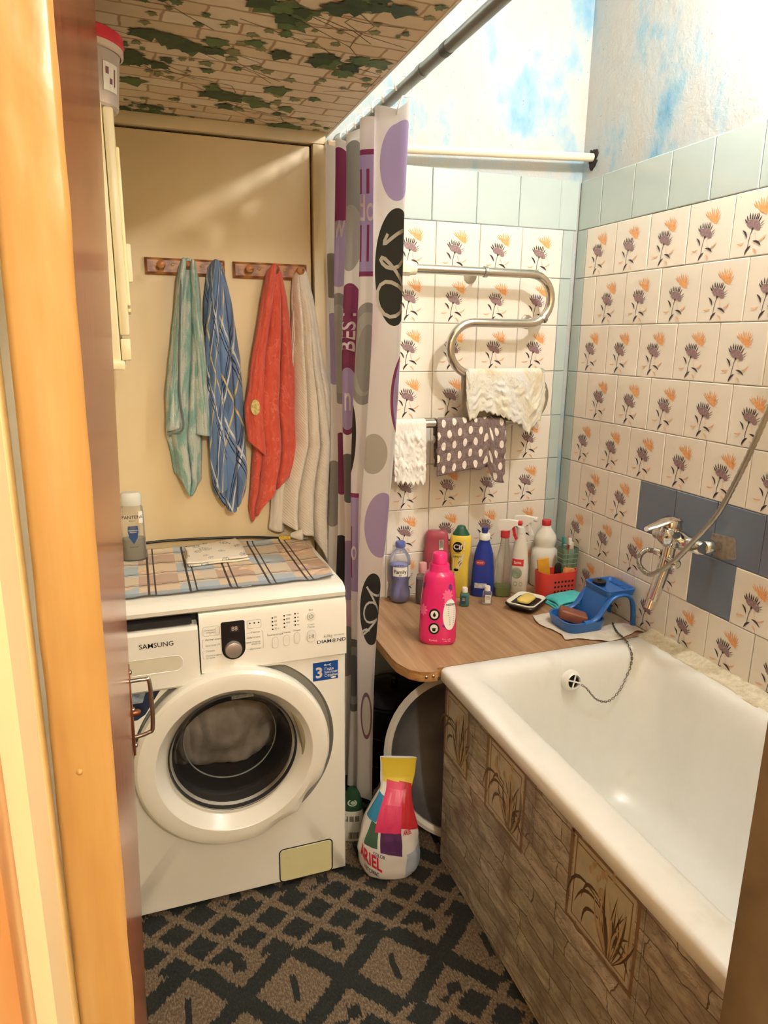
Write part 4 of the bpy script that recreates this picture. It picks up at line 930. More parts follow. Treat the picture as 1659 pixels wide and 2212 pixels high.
# ---- rags over the rail
def rag(name, label, x0, x1, zr, front, back, m, seed, wav=.006, group='rags on the towel rail', skew=0.0, mid=None):
    """a cloth folded over the rail at height zr; front(a), back(a): lower edges"""
    g = G(); r = rr+.0035
    def fn(a, b):
        zf = front(a); zb = back(a); x = lerp(x0, x1, a)
        lf = zr-zf; lb = zr-zb; arcl = PI*r; tot = lf+arcl+lb; d = b*tot
        wv = wav*noise.noise((x*22+seed, d*9, seed))+wav*.6*noise.noise((x*50, d*45, seed+2))+wav*.3*noise.noise((x*120, d*110, seed+4))
        if d < lf: z = zf+d; y = RY-r; k = (lf-d)/max(lf, 1e-6); y -= abs(wv)*1.6*min(1, k*4)+.006*k; x += skew*k*.03+wv*.25*k
        elif d < lf+arcl: q = (d-lf)/r; z = zr+r*math.sin(q); y = RY-r*math.cos(q)
        else: dd = d-lf-arcl; z = zr-dd; y = RY+r; k = dd/max(lb, 1e-6); y = min(-.006, y+abs(wv)*min(1, k*4)); x += .008*k
        return (x, y, z), (x*1.0+seed, d)
    g.grid(46, 80, fn); o = g.obj(name, m, None, ((x0+x1)/2, RY, zr), solid=.0016, ang=180); tag(o, label, 'cloth', group); return o
s = NT('rag_white'); uv = s.coord('UV'); s.col(s.ramp(s.noise(uv, 18, 4), [(.3, '#e2dace'), (.7, '#f3eee6')])).rough(.9).bump(s.noise(uv, 55, 5, .7), .8, .006)
s = NT('rag_dots'); uv = s.coord('UV'); q = s.sep(uv); rowp = .036; cold = .037
wx = s.noise(uv, 25, 2); row = s.math('FLOOR', s.math('DIVIDE', q[1], rowp)); odd = s.math('MODULO', s.math('ABSOLUTE', row), 2.0)
fx = s.math('SUBTRACT', s.math('FRACT', s.math('ADD', s.math('DIVIDE', q[0], cold), s.math('MULTIPLY', odd, .5))), .5); fy = s.math('SUBTRACT', s.math('FRACT', s.math('DIVIDE', q[1], rowp)), .5)
dd = s.math('ADD', s.math('POWER', s.math('MULTIPLY', fx, cold/.0072), 2.0), s.math('POWER', s.math('MULTIPLY', fy, rowp/.0125), 2.0)); dot = s.math('LESS_THAN', dd, 1.0)
weave = s.math('ADD', s.noise(s.mapping(uv, scale=(30, 900, 1)), 1, 2), s.noise(s.mapping(uv, scale=(900, 30, 1)), 1, 2))
s.col(s.mix(dot, s.ramp(weave, [(.75, '#4c3b38'), (1.0, '#776461'), (1.0, '#8d7974')]), '#ebe0d4')).rough(.9).bump(weave, .3, .002)
s = NT('rag_stained'); uv = s.coord('UV'); f_ = s.noise(uv, 9, 4, .6); s.col(s.ramp(f_, [(.38, '#dedbd4'), (.52, '#ded7c4'), (.64, '#cdbd9a')])).rough(.92).bump(s.noise(uv, 70, 5, .7), .8, .005)
rag('rag', 'white crumpled cloth at the left end of the lower towel rail', -.668, -.562, 1.194, lambda a: 1.008+.006*math.sin(a*40)+.008*(1-a), lambda a: 1.03, 'rag_white', 2, .010)
rag('rag', 'brown cloth with pale polka dots over the lower towel rail', -.524, -.283, 1.194, lambda a: 1.048-.018*abs(2*a-1)-.035*sm((a-.72)/.15)+.02*math.exp(-((a-.72)/.05)**2), lambda a: 1.052-.012*a, 'rag_dots', 3, .007)
rag('rag', 'stained beige rag with torn edges over the middle towel rail', -.432, -.150, 1.346, lambda a: interp([(0,1.26),(.04,1.205),(.10,1.205),(.18,1.235),(.30,1.225),(.45,1.215),(.60,1.195),(.72,1.185),(.80,1.150),(.88,1.180),(.96,1.20),(1,1.26)], a)+.004*math.sin(a*90), lambda a: 1.20-.03*a+.01*math.sin(a*30), 'rag_stained', 5, .010)
# ================================================================ BATHTUB
def rr_ring(x0, x1, y0, y1, r, z, n=8):
    out = []
    for cx, cy, a in ((x1-r, y1-r, 0), (x0+r, y1-r, 90), (x0+r, y0+r, 180), (x1-r, y0+r, 270)):
        for k in range(n+1):
            t = R(a+90*k/n); out.append((cx+r*math.cos(t), cy+r*math.sin(t), z))
    return out
s = NT('enamel'); v = s.coord(); st_ = s.noise(s.mapping(v, scale=(1, 1, .5)), 5, 5, .65)
s.col(s.ramp(st_, [(.35, '#f2f1ec'), (.60, '#ecebe4'), (.80, '#dad6ca')])).rough(.27); s.b.inputs['Coat Weight'].default_value = .3
bt = thing('bathtub', (-.35, -1.05, 0), 'white enamelled bathtub with printed panel front along the right wall', 'bathtub')
TX0, TX1, TY0, TY1 = -.692, -.030, -1.572, -.535
def tr(il, ir, inn, ifar, r, z): return rr_ring(TX0+il, TX1-ir, TY0+inn, TY1-ifar, r, z)
rings = [tr(.026, .02, .02, .02, .012, .562), tr(.006, .004, .004, .004, .014, .564), tr(.0, .0, .0, .0, .016, .572), tr(.0, .0, .0, .0, .016, .594), tr(.003, .002, .003, .003, .018, .601), tr(.010, .006, .01, .010, .022, .6045),
         tr(.046, .024, .035, .034, .04, .6065), tr(.068, .034, .055, .050, .055, .6045), tr(.084, .044, .072, .064, .07, .597), tr(.096, .054, .092, .075, .085, .580), tr(.104, .060, .10, .082, .095, .555), tr(.118, .075, .14, .098, .11, .45), tr(.138, .095, .19, .122, .12, .32), tr(.160, .115, .23, .150, .12, .25), tr(.195, .150, .28, .195, .11, .215), tr(.25, .20, .34, .26, .08, .205)]
G().loft(rings, (False, True)).obj('basin', 'enamel', bt, ang=70)
ov = G().lathe([(.029, 0), (.029, .004), (.026, .010), (.024, .016)], (-.335, -.6185, .548), (0, -1, .18), 32, (True, False)).obj('overflow_ring', white_plastic, bt)
OV = Vector((-.335, -.6185, .548)); on = Vector((0, -1, .18)).normalized(); ou = Vector((1, 0, 0)); ovv = on.cross(ou)*-1
G().lathe([(.0238, .016), (.0195, .0205), (.0180, .016)], OV, on, 32, (False, False)).obj('overflow_rim', white_plastic, ov)
G().lathe([(.0182, .0100), (.001, .0101)], OV, on, 28).obj('overflow_hole', 'dark_slot', ov)
for a in (R(20), R(110)):
    d = ou*math.cos(a)+ovv*math.sin(a); c_ = OV+on*.0185; G().tube([c_-d*.019, c_+d*.019], .0022, 8).obj('overflow_bar', white_plastic, ov)
# printed panels of the front
s = NT('printed_stone'); v = s.coord(); q = s.sep(v)
cmb = s.n('ShaderNodeCombineXYZ'); s.set(cmb.inputs[0], q[1]); s.set(cmb.inputs[1], q[2])
nz = s.n('ShaderNodeTexNoise'); s.set(nz.inputs['Vector'], v); nz.inputs['Scale'].default_value = 9; nz.inputs['Detail'].default_value = 4
wob = s.n('ShaderNodeVectorMath', operation='MULTIPLY_ADD'); s.set(wob.inputs[0], nz.outputs['Color']); wob.inputs[1].default_value = (.09, .05, 0); s.set(wob.inputs[2], cmb.outputs[0])
br = s.n('ShaderNodeTexBrick'); s.set(br.inputs['Vector'], wob.outputs[0]); br.inputs['Scale'].default_value = 1.0; br.offset = .37; br.squash = .7; br.squash_frequency = 3
br.inputs['Color1'].default_value = lin('#d6d0bf'); br.inputs['Color2'].default_value = lin('#aaa18e'); br.inputs['Mortar'].default_value = lin('#4f3f31')
br.inputs['Mortar Size'].default_value = .0019; br.inputs['Mortar Smooth'].default_value = .6; br.inputs['Brick Width'].default_value = .19; br.inputs['Row Height'].default_value = .047
gn = s.noise(s.mapping(v, scale=(1, 7, 26)), 2.2, 5, .7); blot = s.noise(v, 9, 4, .6)
cc = s.mix(s.math('MULTIPLY', s.ramp(gn, [(.40, (0,0,0,1)), (.60, (1,1,1,1))]), .62), br.outputs['Color'], '#7c6c58')
cc = s.mix(s.ramp(blot, [(.48, (0,0,0,1)), (.66, (.7,.7,.7,1))]), cc, '#74625c')
vein = s.math('LESS_THAN', s.math('ABSOLUTE', s.math('SUBTRACT', s.noise(s.mapping(v, scale=(1, 1.6, 3.6)), 7, 3, .6, 1.0), .5)), .010)
cc = s.mix(s.math('MULTIPLY', vein, .4), cc, '#5e4a3a')
s.col(cc).rough(.42).bump(gn, .06, .001)
mat('motif_cream', '#bdb59c', .45, vary=.12, vs=25); mat('motif_brown', '#86694c', .45, vary=.2, vs=40); mat('motif_dark', '#5e4830', .45, vary=.2, vs=60); mat('motif_tan', '#b59c76', .45, vary=.2, vs=60)
AX = -.672
SA = plane_S((AX, 0, 0), (0, -1, 0), (0, 0, 1))
seams = [.540, .705, .995, 1.335, 1.572]; ztop = [.560, .560, .560, .560, .560]
motifs = [(.545, .682), (.785, .955), (1.130, 1.322), None]
for k in range(4):
    u0, u1 = seams[k], seams[k+1]; g = G()
    g.rbox(AX, AX+.006, -u1+.0008, -u0-.0008, .004, .558, .001, 1); pn = g.obj('panel', 'printed_stone', bt, smooth=False)
    if not motifs[k]: continue
    a, b = motifs[k]; z0, z1 = .352, .545; mm = []
    decal('motif_ground', [sh_rect(a+.008, z0+.008, b-.008, z1)], SA, 'motif_cream', pn, .0004)
    fr = []
    for i, wd in ((0, .011), (.016, .004)): fr.append(sh_line([(a+i, z1), (a+i, z0+i), (b-i, z0+i), (b-i, z1-i), (a+i, z1-i)], wd))
    decal('motif_frame', fr, SA, 'motif_brown', pn, .0007)
    cx = lerp(a, b, .62); lv = []; lt = []; rnd = random.Random(k+3)
    for i in range(26):
        t = (i-13)/13; bx = cx+.012+t*.010; tipx = cx+.012+t*.055+rnd.uniform(-.012, .012); h = rnd.uniform(.085, .165)*(1-.25*abs(t))
        (lv if i % 3 else lt).append(leaf2((bx, z0+.012), (tipx, z0+.012+h), rnd.uniform(.0016, .0032), rnd.uniform(-.12, .12), 7))
    for bx, bz, ex, ez, bend in ((.0, .09, -.075, .045, .42), (-.01, .10, -.095, .03, .5), (-.005, .07, -.055, .015, .45), (.015, .06, .045, .065, -.35), (.015, .05, .05, .03, -.4), (.015, .03, .045, .10, -.2), (-.01, .11, -.06, .07, .5)):
        lv.append(leaf2((cx+bx, z0+bz), (cx+ex*1.3, z0+ez), .0036, -bend*.75, 9))
    for i in range(9):
        px = cx-.03+rnd.uniform(-.03, .05); pz = z0+.13+rnd.uniform(-.02, .045); lt.append(leaf2((px, pz), (px+rnd.uniform(-.008, .008), pz+.022), .005, .1, 6))
    decal('motif_leaves', lv, SA, 'motif_dark', pn, .0010, step=.000006); decal('motif_buds', lt, SA, 'motif_tan', pn, .0014, step=.000006)
g = G(); rnd = random.Random(4)                                # torn strips of film along the upper edge
for (y, ln_) in ((.995, .03), (1.15, .045), (1.24, .06), (1.0, .02)):
    pts = [(AX-.0015, -y, .556), (AX-.004, -y-ln_*.3, .545+.004), (AX-.003, -y-ln_, .551), (AX-.001, -y-ln_, .558)]
    G().prism(pts, (.0008, 0, 0)).obj('torn_film', mat('film_pale', '#c9bda3', .5), bt, smooth=False)
# ---- plug chain
ch = thing('plug_chain', (-.16, -.57, .607), 'thin steel ball chain hanging from the soap stand into the bath', 'chain')
cpts = spline([(-.062, -.432, .6065), (-.085, -.475, .6065), (-.101, -.512, .6085), (-.114, -.552, .6125), (-.126, -.590, .6095), (-.134, -.618, .585), (-.150, -.628, .545), (-.185, -.640, .500), (-.225, -.648, .480), (-.265, -.648, .492), (-.300, -.646, .530), (-.313, -.640, .540)], 12)
g = G(); dist = 0; last = cpts[0]; k = 0
for p, q in zip(cpts, cpts[1:]):
    dist += (q-p).length
    if dist > .0065:
        dist = 0; d = (q-p).normalized(); side = d.orthogonal().normalized(); oth = d.cross(side); ax = side if k % 2 else oth; k += 1
        g.tube([p+d*.0048*math.cos(2*PI*i/8)+ax*.0026*math.sin(2*PI*i/8) for i in range(9)], .0010, 5, cap=False)
o = g.obj('links', mat('chain_steel', '#7c756c', .35, .9, .1), ch); o['kind'] = 'stuff'

# ================================================================ COUNTER BOARD
s = NT('laminate_wood'); v = s.coord(); w1 = s.noise(s.mapping(v, rot=(0, 0, R(-4)), scale=(42, 2.6, 1)), 1.0, 5, .6); w2 = s.noise(s.mapping(v, rot=(0, 0, R(-4)), scale=(12, .7, 1)), 1.0, 2)
s.col(s.mix(s.math('MULTIPLY', w2, .5), s.ramp(w1, [(.32, '#8d6a4b'), (.5, '#a98461'), (.68, '#bd9b78')]), '#a27e5c')).rough(.38)
s = NT('raw_edge'); v = s.coord(); s.col(s.ramp(s.noise(s.mapping(v, scale=(10, 10, 60)), 2, 4), [(.3, '#8f6234'), (.7, '#c2955c')])).rough(.6).bump(s.noise(v, 90, 4), .4, .003)
cn = thing('counter_board', (-.4, -.27, .57), 'wood laminate board shelf between bathtub and back wall', 'shelf')
def corner(x, y, r, a0, a1, n=8): return [(x+r*math.cos(R(lerp(a0, a1, i/n))), y+r*math.sin(R(lerp(a0, a1, i/n)))) for i in range(n+1)]
outl = [(-.004, -.004), (-.792, -.004), (-.792, -.44), (-.789, -.475)]+[(-.772, -.520), (-.750, -.541)]+[(-.725, -.551), (-.703, -.552), (-.698, -.534), (-.004, -.5335)]
g = G(); n = len(outl); top = [(x, y, .600) for x, y in outl]; bot = [(x, y, .572) for x, y in outl]
G().add(top, [tuple(range(n))[::-1]]).obj('laminate_top', 'laminate_wood', cn, smooth=False)
g.loft([[(x, y, .5995) for x, y in outl], [(x, y, .572) for x, y in outl]], (True, True)); g.obj('chipboard_core', 'raw_edge', cn, smooth=False)
for x in (-.735, -.715): G().lathe([(.0045, 0), (.0045, .001), (.002, .003)], (x, -.5525, .588), (0, -1, 0), 10).obj('edge_nail', steel, cn)
ZK = .6005
# ================================================================ BOTTLES ON THE COUNTER
GB = 'bottles on the wooden board'
def lathe_secs(pr): return [(h, r, r, 2.0) for h, r in pr]
# 1 purple-blue drink bottle
fs = lathe_secs([(0, .022), (.004, .029), (.02, .0345), (.035, .0345), (.055, .030), (.072, .0295), (.085, .034), (.092, .0355), (.135, .0355), (.142, .0355), (.160, .031), (.176, .020), (.184, .0135), (.196, .0130)])
t, b, S, ring, o, f, r_ = bottle('drink_bottle', -.620, -.044, ZK, fs, clear('pet_clear', '#f4f6fa', .07, .06), 'clear plastic drink bottle half full of violet liquid, nearest the curtain', 'bottle', group=GB)
G().loft([ring(*q) for q in sec_scale(fs, .965, .002, .128)]).obj('liquid', mat('violet_liquid', '#8489cf', .15, vary=.04), t)
G().lathe([(.0155, .188), (.0165, .190), (.0165, .203), (.0150, .2065), (.001, .207)], o, (0, 0, 1), 28).obj('cap', mat('cap_violet', '#5f6db4', .4), t)
lb = decal('label', [sh_rect(-.024, .096, .026, .128, 12, 2), sh_rect(.030, .092, .060, .132, 6, 2)], S, 'white_plastic', b)
decal('label_lettering', [sh_text('Family', .001, .112, .0175, 'CENTER', .012, sx=.95)], S, 'print_black', lb, .0012); decal('label_small_print', [sh_text('VITTEL', 0, .133, .010), sh_ell(.001, .101, .004, .003, 1, 10, .6)], S, 'print_navy', lb, .0012)
# 2 small purple bottle, pink cap
ps = [(0, .018, .014, 3.5), (.004, .0215, .017, 3.5), (.085, .0215, .017, 3.5), (.098, .018, .014, 3), (.104, .010, .010, 2), (.112, .0095, .0095, 2)]
t, b, S, ring, o, f, r_ = bottle('gel_bottle', -.556, -.085, ZK, ps, clear('small_clear', '#f2ecee', .08, .06), 'small clear bottle of dark purple gel with pale pink cap', 'bottle', group=GB)
G().loft([ring(*q) for q in sec_scale(ps, .92, .008, .086)]).obj('gel', mat('purple_gel', '#5f3a60', .2), t)
G().lathe([(.0125, .106), (.0135, .108), (.0135, .136), (.012, .140), (.001, .140)], o, (0, 0, 1), 24).obj('cap', mat('cap_pink', '#e3a5a8', .4), t)
# 3 dusty red shampoo bottle turned away
ps = [(0, .040, .020, 3.6), (.006, .043, .022, 3.6), (.10, .043, .022, 3.6), (.165, .042, .022, 3.6), (.17, .0395, .020, 3.6), (.205, .0385, .0195, 3.4), (.222, .036, .018, 3), (.229, .030, .013, 2.6)]
t, b, S, ring, o, f, r_ = bottle('shampoo_bottle', -.484, -.030, ZK, ps, mat('dusty_red', '#ad4a5c', .35, vary=.05), 'dusty red flat bottle with barcode standing behind the pink softener', 'bottle', group=GB)
decal('barcode_label', [sh_rect(.008, .168, .022, .202)], S, 'white_plastic', b, .0012); decal('barcode', [sh_rect(.009, .170+.0032*i, .021, .1717+.0032*i) for i in range(10)], S, 'print_black', b, .0018); decal('recess_line', [sh_rect(-.030, .157, .030, .160, 10, 1), sh_rect(-.030, .130, .026, .132, 10, 1)], S, mat('dusty_red_light', '#b95a6a', .4), b)
# 4 big pink softener bottle
ps = [(0, .048, .034, 2.8), (.004, .052, .037, 2.8), (.014, .054, .039, 2.8), (.10, .053, .038, 2.8), (.150, .049, .036, 2.7), (.185, .045, .034, 2.6), (.200, .043, .032, 2.5), (.208, .039, .030, 2.4), (.213, .032, .027, 2.2), (.216, .029, .026, 2.1), (.232, .0285, .0255, 2), (.236, .026, .0245, 2)]
t, b, S, ring, o, f, r_ = bottle('softener_bottle', -.626, -.372, ZK, ps, mat('hot_pink', '#e02a70', .22, vary=.07, vs=20, coat=.3), 'tall hot pink fabric softener bottle at the front of the board', 'bottle', group=GB)
G().lathe([(.0205, .234), (.0215, .238), (.0205, .262), (.0185, .266), (.001, .2665)], o, (0, 0, 1), 32).obj('cap', mat('cap_hot_pink', '#ea2f79', .3), t)
bk = []; wh = []
for cz in (.094, .052):
    bk.append(sh_ell(-.010, cz, .0155, .0175, 1, 28, .70)); wh.append(sh_ell(-.010, cz, .0108, .0123, 3, 24))
rd = []
for cz, ta, tb in ((.094, 'CONCENTRATE FORMULA', 'EXTRA CARE'), (.052, 'PARFUM EXTRA', 'RENKLI')): 
    pass
decal('badge', wh, S, 'white_plastic', b, .0006); decal('badge_ring', bk, S, 'print_black', b, .0008)
decal('badge_drop', [sh_poly([(-.010, .102), (-.0062, .094), (-.0065, .0895), (-.010, .087), (-.0135, .0895), (-.0138, .094)]), sh_poly([(-.0150, .052), (-.005, .052), (-.0062, .044), (-.0138, .044)]), sh_line([(-.0165, .053), (-.0035, .053)], .0014)], S, 'print_black', b, .0012)
lab = decal('text_panel', [sh_ell(.034, .094, .0205, .046, 6, 30)], S, 'white_plastic', b, .0007)
decal('panel_heading', [sh_text('NEDEN', .0355, .124, .0088, 'CENTER', .02)], S, 'print_black', lab, .0014)
decal('panel_small_print', [sh_line([(.027+.004*(i > 4), .116-.0058*i), (.047, .116-.0058*i)], .0013) for i in range(10)], S, 'print_grey', lab, .0014)
pet = []
for cx, cz, k in ((.026, .150, 1.0), (-.045, .105, .9), (.024, .126, .6)):
    for i in range(9): a = 2*PI*i/9; pet.append(leaf2((cx, cz), (cx+.017*k*math.cos(a), cz+.021*k*math.sin(a)), .0042*k, 0, 5))
decal('flower_print', pet, S, mat('petal_pink', '#f46a9c', .3), b, .0004); decal('dark_petals', [leaf2((.038, .165), (.032, .185), .006), leaf2((.020, .118), (.016, .104), .006), leaf2((.012, .062), (.032, .052), .006), leaf2((-.047, .165), (-.040, .185), .005)], S, mat('petal_violet', '#6a2a78', .3), b, .0005)
decal('base_lettering', [sh_text('Yumoş', -.012, .016, .008, 'CENTER', .01), sh_text('SOFT CARE', .026, .020, .005), sh_text('1440 ML', .028, .014, .006)], S, mat('print_rose', '#f7b6cd', .4), b)
# 5 yellow cream cleaner
ps = [(0, .026, .020, 3), (.004, .029, .023, 3), (.10, .029, .023, 3), (.135, .030, .023, 3), (.165, .036, .025, 2.8), (.200, .037, .025, 2.7), (.213, .034, .024, 2.6), (.218, .030, .021, 2.5)]
t, b, S, ring, o, f, r_ = bottle('cleaner_bottle', -.410, -.062, ZK, ps, mat('cleaner_yellow', '#efd257', .3, vary=.04), 'yellow cream cleaner bottle with dark green cap', 'bottle', group=GB)
G().loft([ring(*q) for q in ((.216, .030, .021, 2.4), (.222, .027, .020, 2.6), (.238, .017, .016, 2.8), (.247, .013, .012, 2.6), (.249, .008, .008, 2))]).obj('cap', mat('cap_green', '#1c5a45', .3), t)
lb = decal('label', [sh_poly([(-.026, .205), (.010, .205), (.016, .195), (.012, .150), (.006, .12), (-.014, .085), (-.024, .085)])], S, mat('label_cream', '#efe3c4', .35), b)
decal('label_disc', [sh_ell(-.009, .180, .0165, .0185, 4, 30)], S, 'print_black', lb, .0013)
decal('label_lettering', [sh_text('Cif', -.009, .180, .024, 'CENTER', .02)], S, 'white_plastic', lb, .0019); decal('label_small_print', [sh_text('КРЕМ', -.010, .146, .010, 'CENTER', .01), sh_line([(-.022, .158), (.002, .158)], .001)], S, 'print_grey', lb, .0013)
decal('label_sprigs', [leaf2((-.006, .118), (.004, .135), .0012), leaf2((-.002, .112), (.008, .128), .0012), sh_ell(-.012, .100, .008, .005, 2, 14)], S, 'print_black', lb, .0013)
# 6 royal blue toilet gel bottle
ps = [(0, .037, .023, 3), (.005, .040, .025, 3), (.06, .038, .025, 3), (.105, .036, .024, 3), (.118, .034, .023, 2.8), (.150, .031, .021, 2.6), (.175, .024, .018, 2.4), (.192, .018, .016, 2.1), (.200, .017, .0155, 2)]
t, b, S, ring, o, f, r_ = bottle('gel_bottle', -.330, -.078, ZK, ps, mat('royal_blue', '#223a9e', .3, vary=.05), 'royal blue cleaning gel bottle with white flip cap', 'bottle', group=GB)
G().lathe([(.0175, .198), (.0195, .200), (.0195, .216), (.0165, .220), (.009, .221)], o, (0, 0, 1), 28).obj('collar', white_plastic, t)
G().lathe([(.0085, .218), (.010, .226), (.0115, .229), (.0115, .236), (.009, .240), (.001, .2405)], o, (0, 0, 1), 24).obj('nozzle', mat('nozzle_blue', '#1d2f86', .3), t)
lb = decal('label', [sh_poly([(-.030, .045), (-.028, .115), (.018, .115), (.020, .045), (-.005, .028), (-.030, .04)])], S, mat('label_slate', '#4a4e66', .35, vary=.5, vs=60), b)
decal('label_logo', [sh_ell(-.010, .122, .0165, .0095, 3, 24)], S, mat('logo_red', '#b23a44', .35), lb, .0012); decal('label_lettering', [sh_text('GALANT', -.010, .122, .0068, 'CENTER', .012, sx=.8)], S, 'white_plastic', lb, .0018); decal('label_band', [sh_rect(-.026, .032, .014, .050, 6, 1)], S, mat('label_silver', '#c7c9cf', .35, vary=.3, vs=90), lb, .0012)
# trigger sprayer
def trigger(t, o, f, r_, z, head, lever, nz_col, ang):
    d = (r_*math.cos(ang)+f*math.sin(ang)).normalized(); up = Vector((0, 0, 1)); q = d.cross(up)
    G().lathe([(.0135, z-.004), (.0155, z-.002), (.0155, z+.020), (.012, z+.022)], o, (0, 0, 1), 24).obj('collar', lever, t)
    prof = [(-.020, .022), (-.012, .020), (.016, .024), (.030, .040), (.042, .044), (.042, .058), (.012, .060), (-.024, .054), (-.026, .040)]
    c0 = o+up*z
    h = G().prism([c0+d*a+up*b-q*.009 for a, b in prof], q*.018).obj('spray_head', head, t, smooth=False)
    lv = [(.022, .034), (.030, .040), (.036, .012), (.042, -.004), (.036, -.008), (.028, .008)]
    G().prism([c0+d*a+up*b-q*.006 for a, b in lv], q*.012).obj('trigger', lever, h, smooth=False)
    n_ = c0+d*.042+up*.051; G().lathe([(.0075, 0), (.0085, .003), (.0085, .012), (.006, .013)], n_, d, 16).obj('nozzle', nz_col, h)
mat('trigger_red', '#c8333a', .35)
# 7 clear spray bottle
ps = [(0, .026, .026, 3.4), (.004, .030, .030, 3.4), (.085, .030, .030, 3.4), (.115, .028, .028, 3), (.150, .021, .021, 2.4), (.175, .015, .015, 2), (.205, .0135, .0135, 2)]
t, b, S, ring, o, f, r_ = bottle('spray_bottle', -.262, -.096, ZK, ps, clear('spray_clear', '#f4f4f0', .07, .06), 'clear spray bottle with red trigger and a little green liquid', 'bottle', group=GB)
G().loft([ring(*q) for q in sec_scale(ps, .95, .002, .032)]).obj('liquid', mat('green_liquid', '#93b45c', .2), t)
trigger(t, o, f, r_, .208, white_plastic, 'trigger_red', 'trigger_red', R(12))
# 8 white spray bottle
ps = [(0, .029, .022, 3), (.004, .032, .025, 3), (.09, .032, .025, 3), (.120, .028, .022, 2.6), (.165, .024, .020, 2.4), (.195, .017, .016, 2), (.212, .0145, .0145, 2)]
t, b, S, ring, o, f, r_ = bottle('spray_bottle', -.196, -.088, ZK, ps, mat('milky_plastic', '#e7e2d6', .4, vary=.02), 'milky white spray bottle with white trigger and red label', 'bottle', group=GB)
trigger(t, o, f, r_, .215, white_plastic, white_plastic, white_plastic, R(18))
lb = decal('label', [sh_rect(-.026, .100, .014, .124, 8, 1)], S, mat('label_red', '#cf3038', .35), b); decal('label_lettering', [sh_text('Sanita', -.006, .112, .0125, 'CENTER', .01, sx=.85)], S, 'white_plastic', lb, .0013)
decal('label_picture', [sh_ell(-.008, .075, .018, .020, 3, 20), sh_ell(-.010, .036, .007, .009, 1, 14, .7), sh_ell(.008, .036, .006, .008, 1, 14, .7)], S, mat('label_sage', '#9aa68c', .4, vary=.3, vs=60), b)
# 9 bleach bottle
ps = [(0, .042, .034, 2.6), (.005, .046, .038, 2.6), (.10, .046, .038, 2.6), (.130, .044, .037, 2.5), (.140, .034, .030, 2.3), (.146, .033, .029, 2.2), (.165, .040, .034, 2.2), (.185, .036, .032, 2.2), (.212, .017, .017, 2), (.222, .0145, .0145, 2)]
t, b, S, ring, o, f, r_ = bottle('bleach_bottle', -.072, -.048, ZK, ps, mat('bleach_white', '#ebe6dc', .4, vary=.02), 'white waisted bleach bottle with red cap in the corner', 'bottle', group=GB)
G().lathe([(.0155, .220), (.0165, .222), (.0165, .236), (.015, .239), (.001, .2395)], o, (0, 0, 1), 28).obj('cap', 'trigger_red', t)
# 10, 11 hotel-size bottles
for x, y, nm, lab_, cl, liq, hl in ((-.432, -.150, 'travel_bottle', 'tiny bottle of teal mouthwash with white cap', '#bfe0e0', '#1f8f94', .040), (-.354, -.160, 'travel_bottle', 'tiny clear nearly empty bottle with white cap and label', '#e4e4e6', None, 0)):
    ps = [(0, .013, .010, 3.4), (.002, .0155, .012, 3.4), (.040, .0155, .012, 3.4), (.046, .012, .010, 2.6), (.049, .008, .008, 2)]
    t, b, S, ring, o, f, r_ = bottle(nm, x, y, ZK, ps, clear(nm+cl, cl, .12, .06), lab_, 'bottle', group=GB)
    if liq: G().loft([ring(*q) for q in sec_scale(ps, .92, .002, hl)]).obj('liquid', mat('teal_liquid', '#2fa3a6' or liq, .2), t)
    G().lathe([(.0085, .047), (.0095, .048), (.0095, .061), (.008, .063), (.001, .063)], o, (0, 0, 1), 20).obj('cap', white_plastic, t)
    lb = decal('label', [sh_rect(-.010 if liq else -.006, .008, .004 if liq else .012, .036, 4, 1)], S, mat('label_navy', '#2a4a55', .4) if liq else white_plastic, b, .0008)
    decal('label_print', [sh_line([(-.007 if liq else -.003, .030-.004*i), (.002 if liq else .009, .030-.004*i)], .0012) for i in range(3)], S, white_plastic if liq else 'print_navy', lb, .0013)
# ================================================================ SOAP DISH
sd = thing('soap_dish', (-.243, -.222, ZK), 'black and cream soap dish with slots in front of the white spray bottle', 'soap dish')
A_ = R(36); MD = Matrix.Translation((-.243, -.222, 0)) @ Matrix.Rotation(A_, 4, 'Z')
def lr(hx, hy, r, z): return [MD @ Vector(p) for p in rr_ring(-hx, hx, -hy, hy, r, z)]
G().loft([lr(.048, .036, .016, ZK), lr(.066, .053, .022, ZK+.019), lr(.064, .051, .021, ZK+.021), lr(.060, .047, .02, ZK+.020)]).obj('base', black_plastic, sd)
tray = G().loft([lr(.060, .047, .020, ZK+.0205), lr(.0625, .0495, .022, ZK+.026), lr(.060, .047, .021, ZK+.028), lr(.050, .038, .016, ZK+.020), lr(.030, .020, .01, ZK+.0195)], (False, True)).obj('insert', mat('dish_cream', '#ece8da', .35), sd)
for i in range(9): G().rbox(-.045+.0105*i, -.040+.0105*i, -.034, -.022, ZK+.0198, ZK+.0206, .0002, 1, M=MD).obj('slot', black_plastic, tray)
g = G().loft([lr(.030, .017, .012, ZK+.0206), lr(.037, .022, .016, ZK+.025), lr(.037, .022, .016, ZK+.031), lr(.030, .016, .013, ZK+.0365), lr(.015, .006, .005, ZK+.038)])
tag(g.obj('soap_bar', mat('soap_yellow', '#ecd070', .4, vary=.05), None, (-.243, -.222, ZK+.0206)), 'yellow soap bar lying in the soap dish', 'soap')
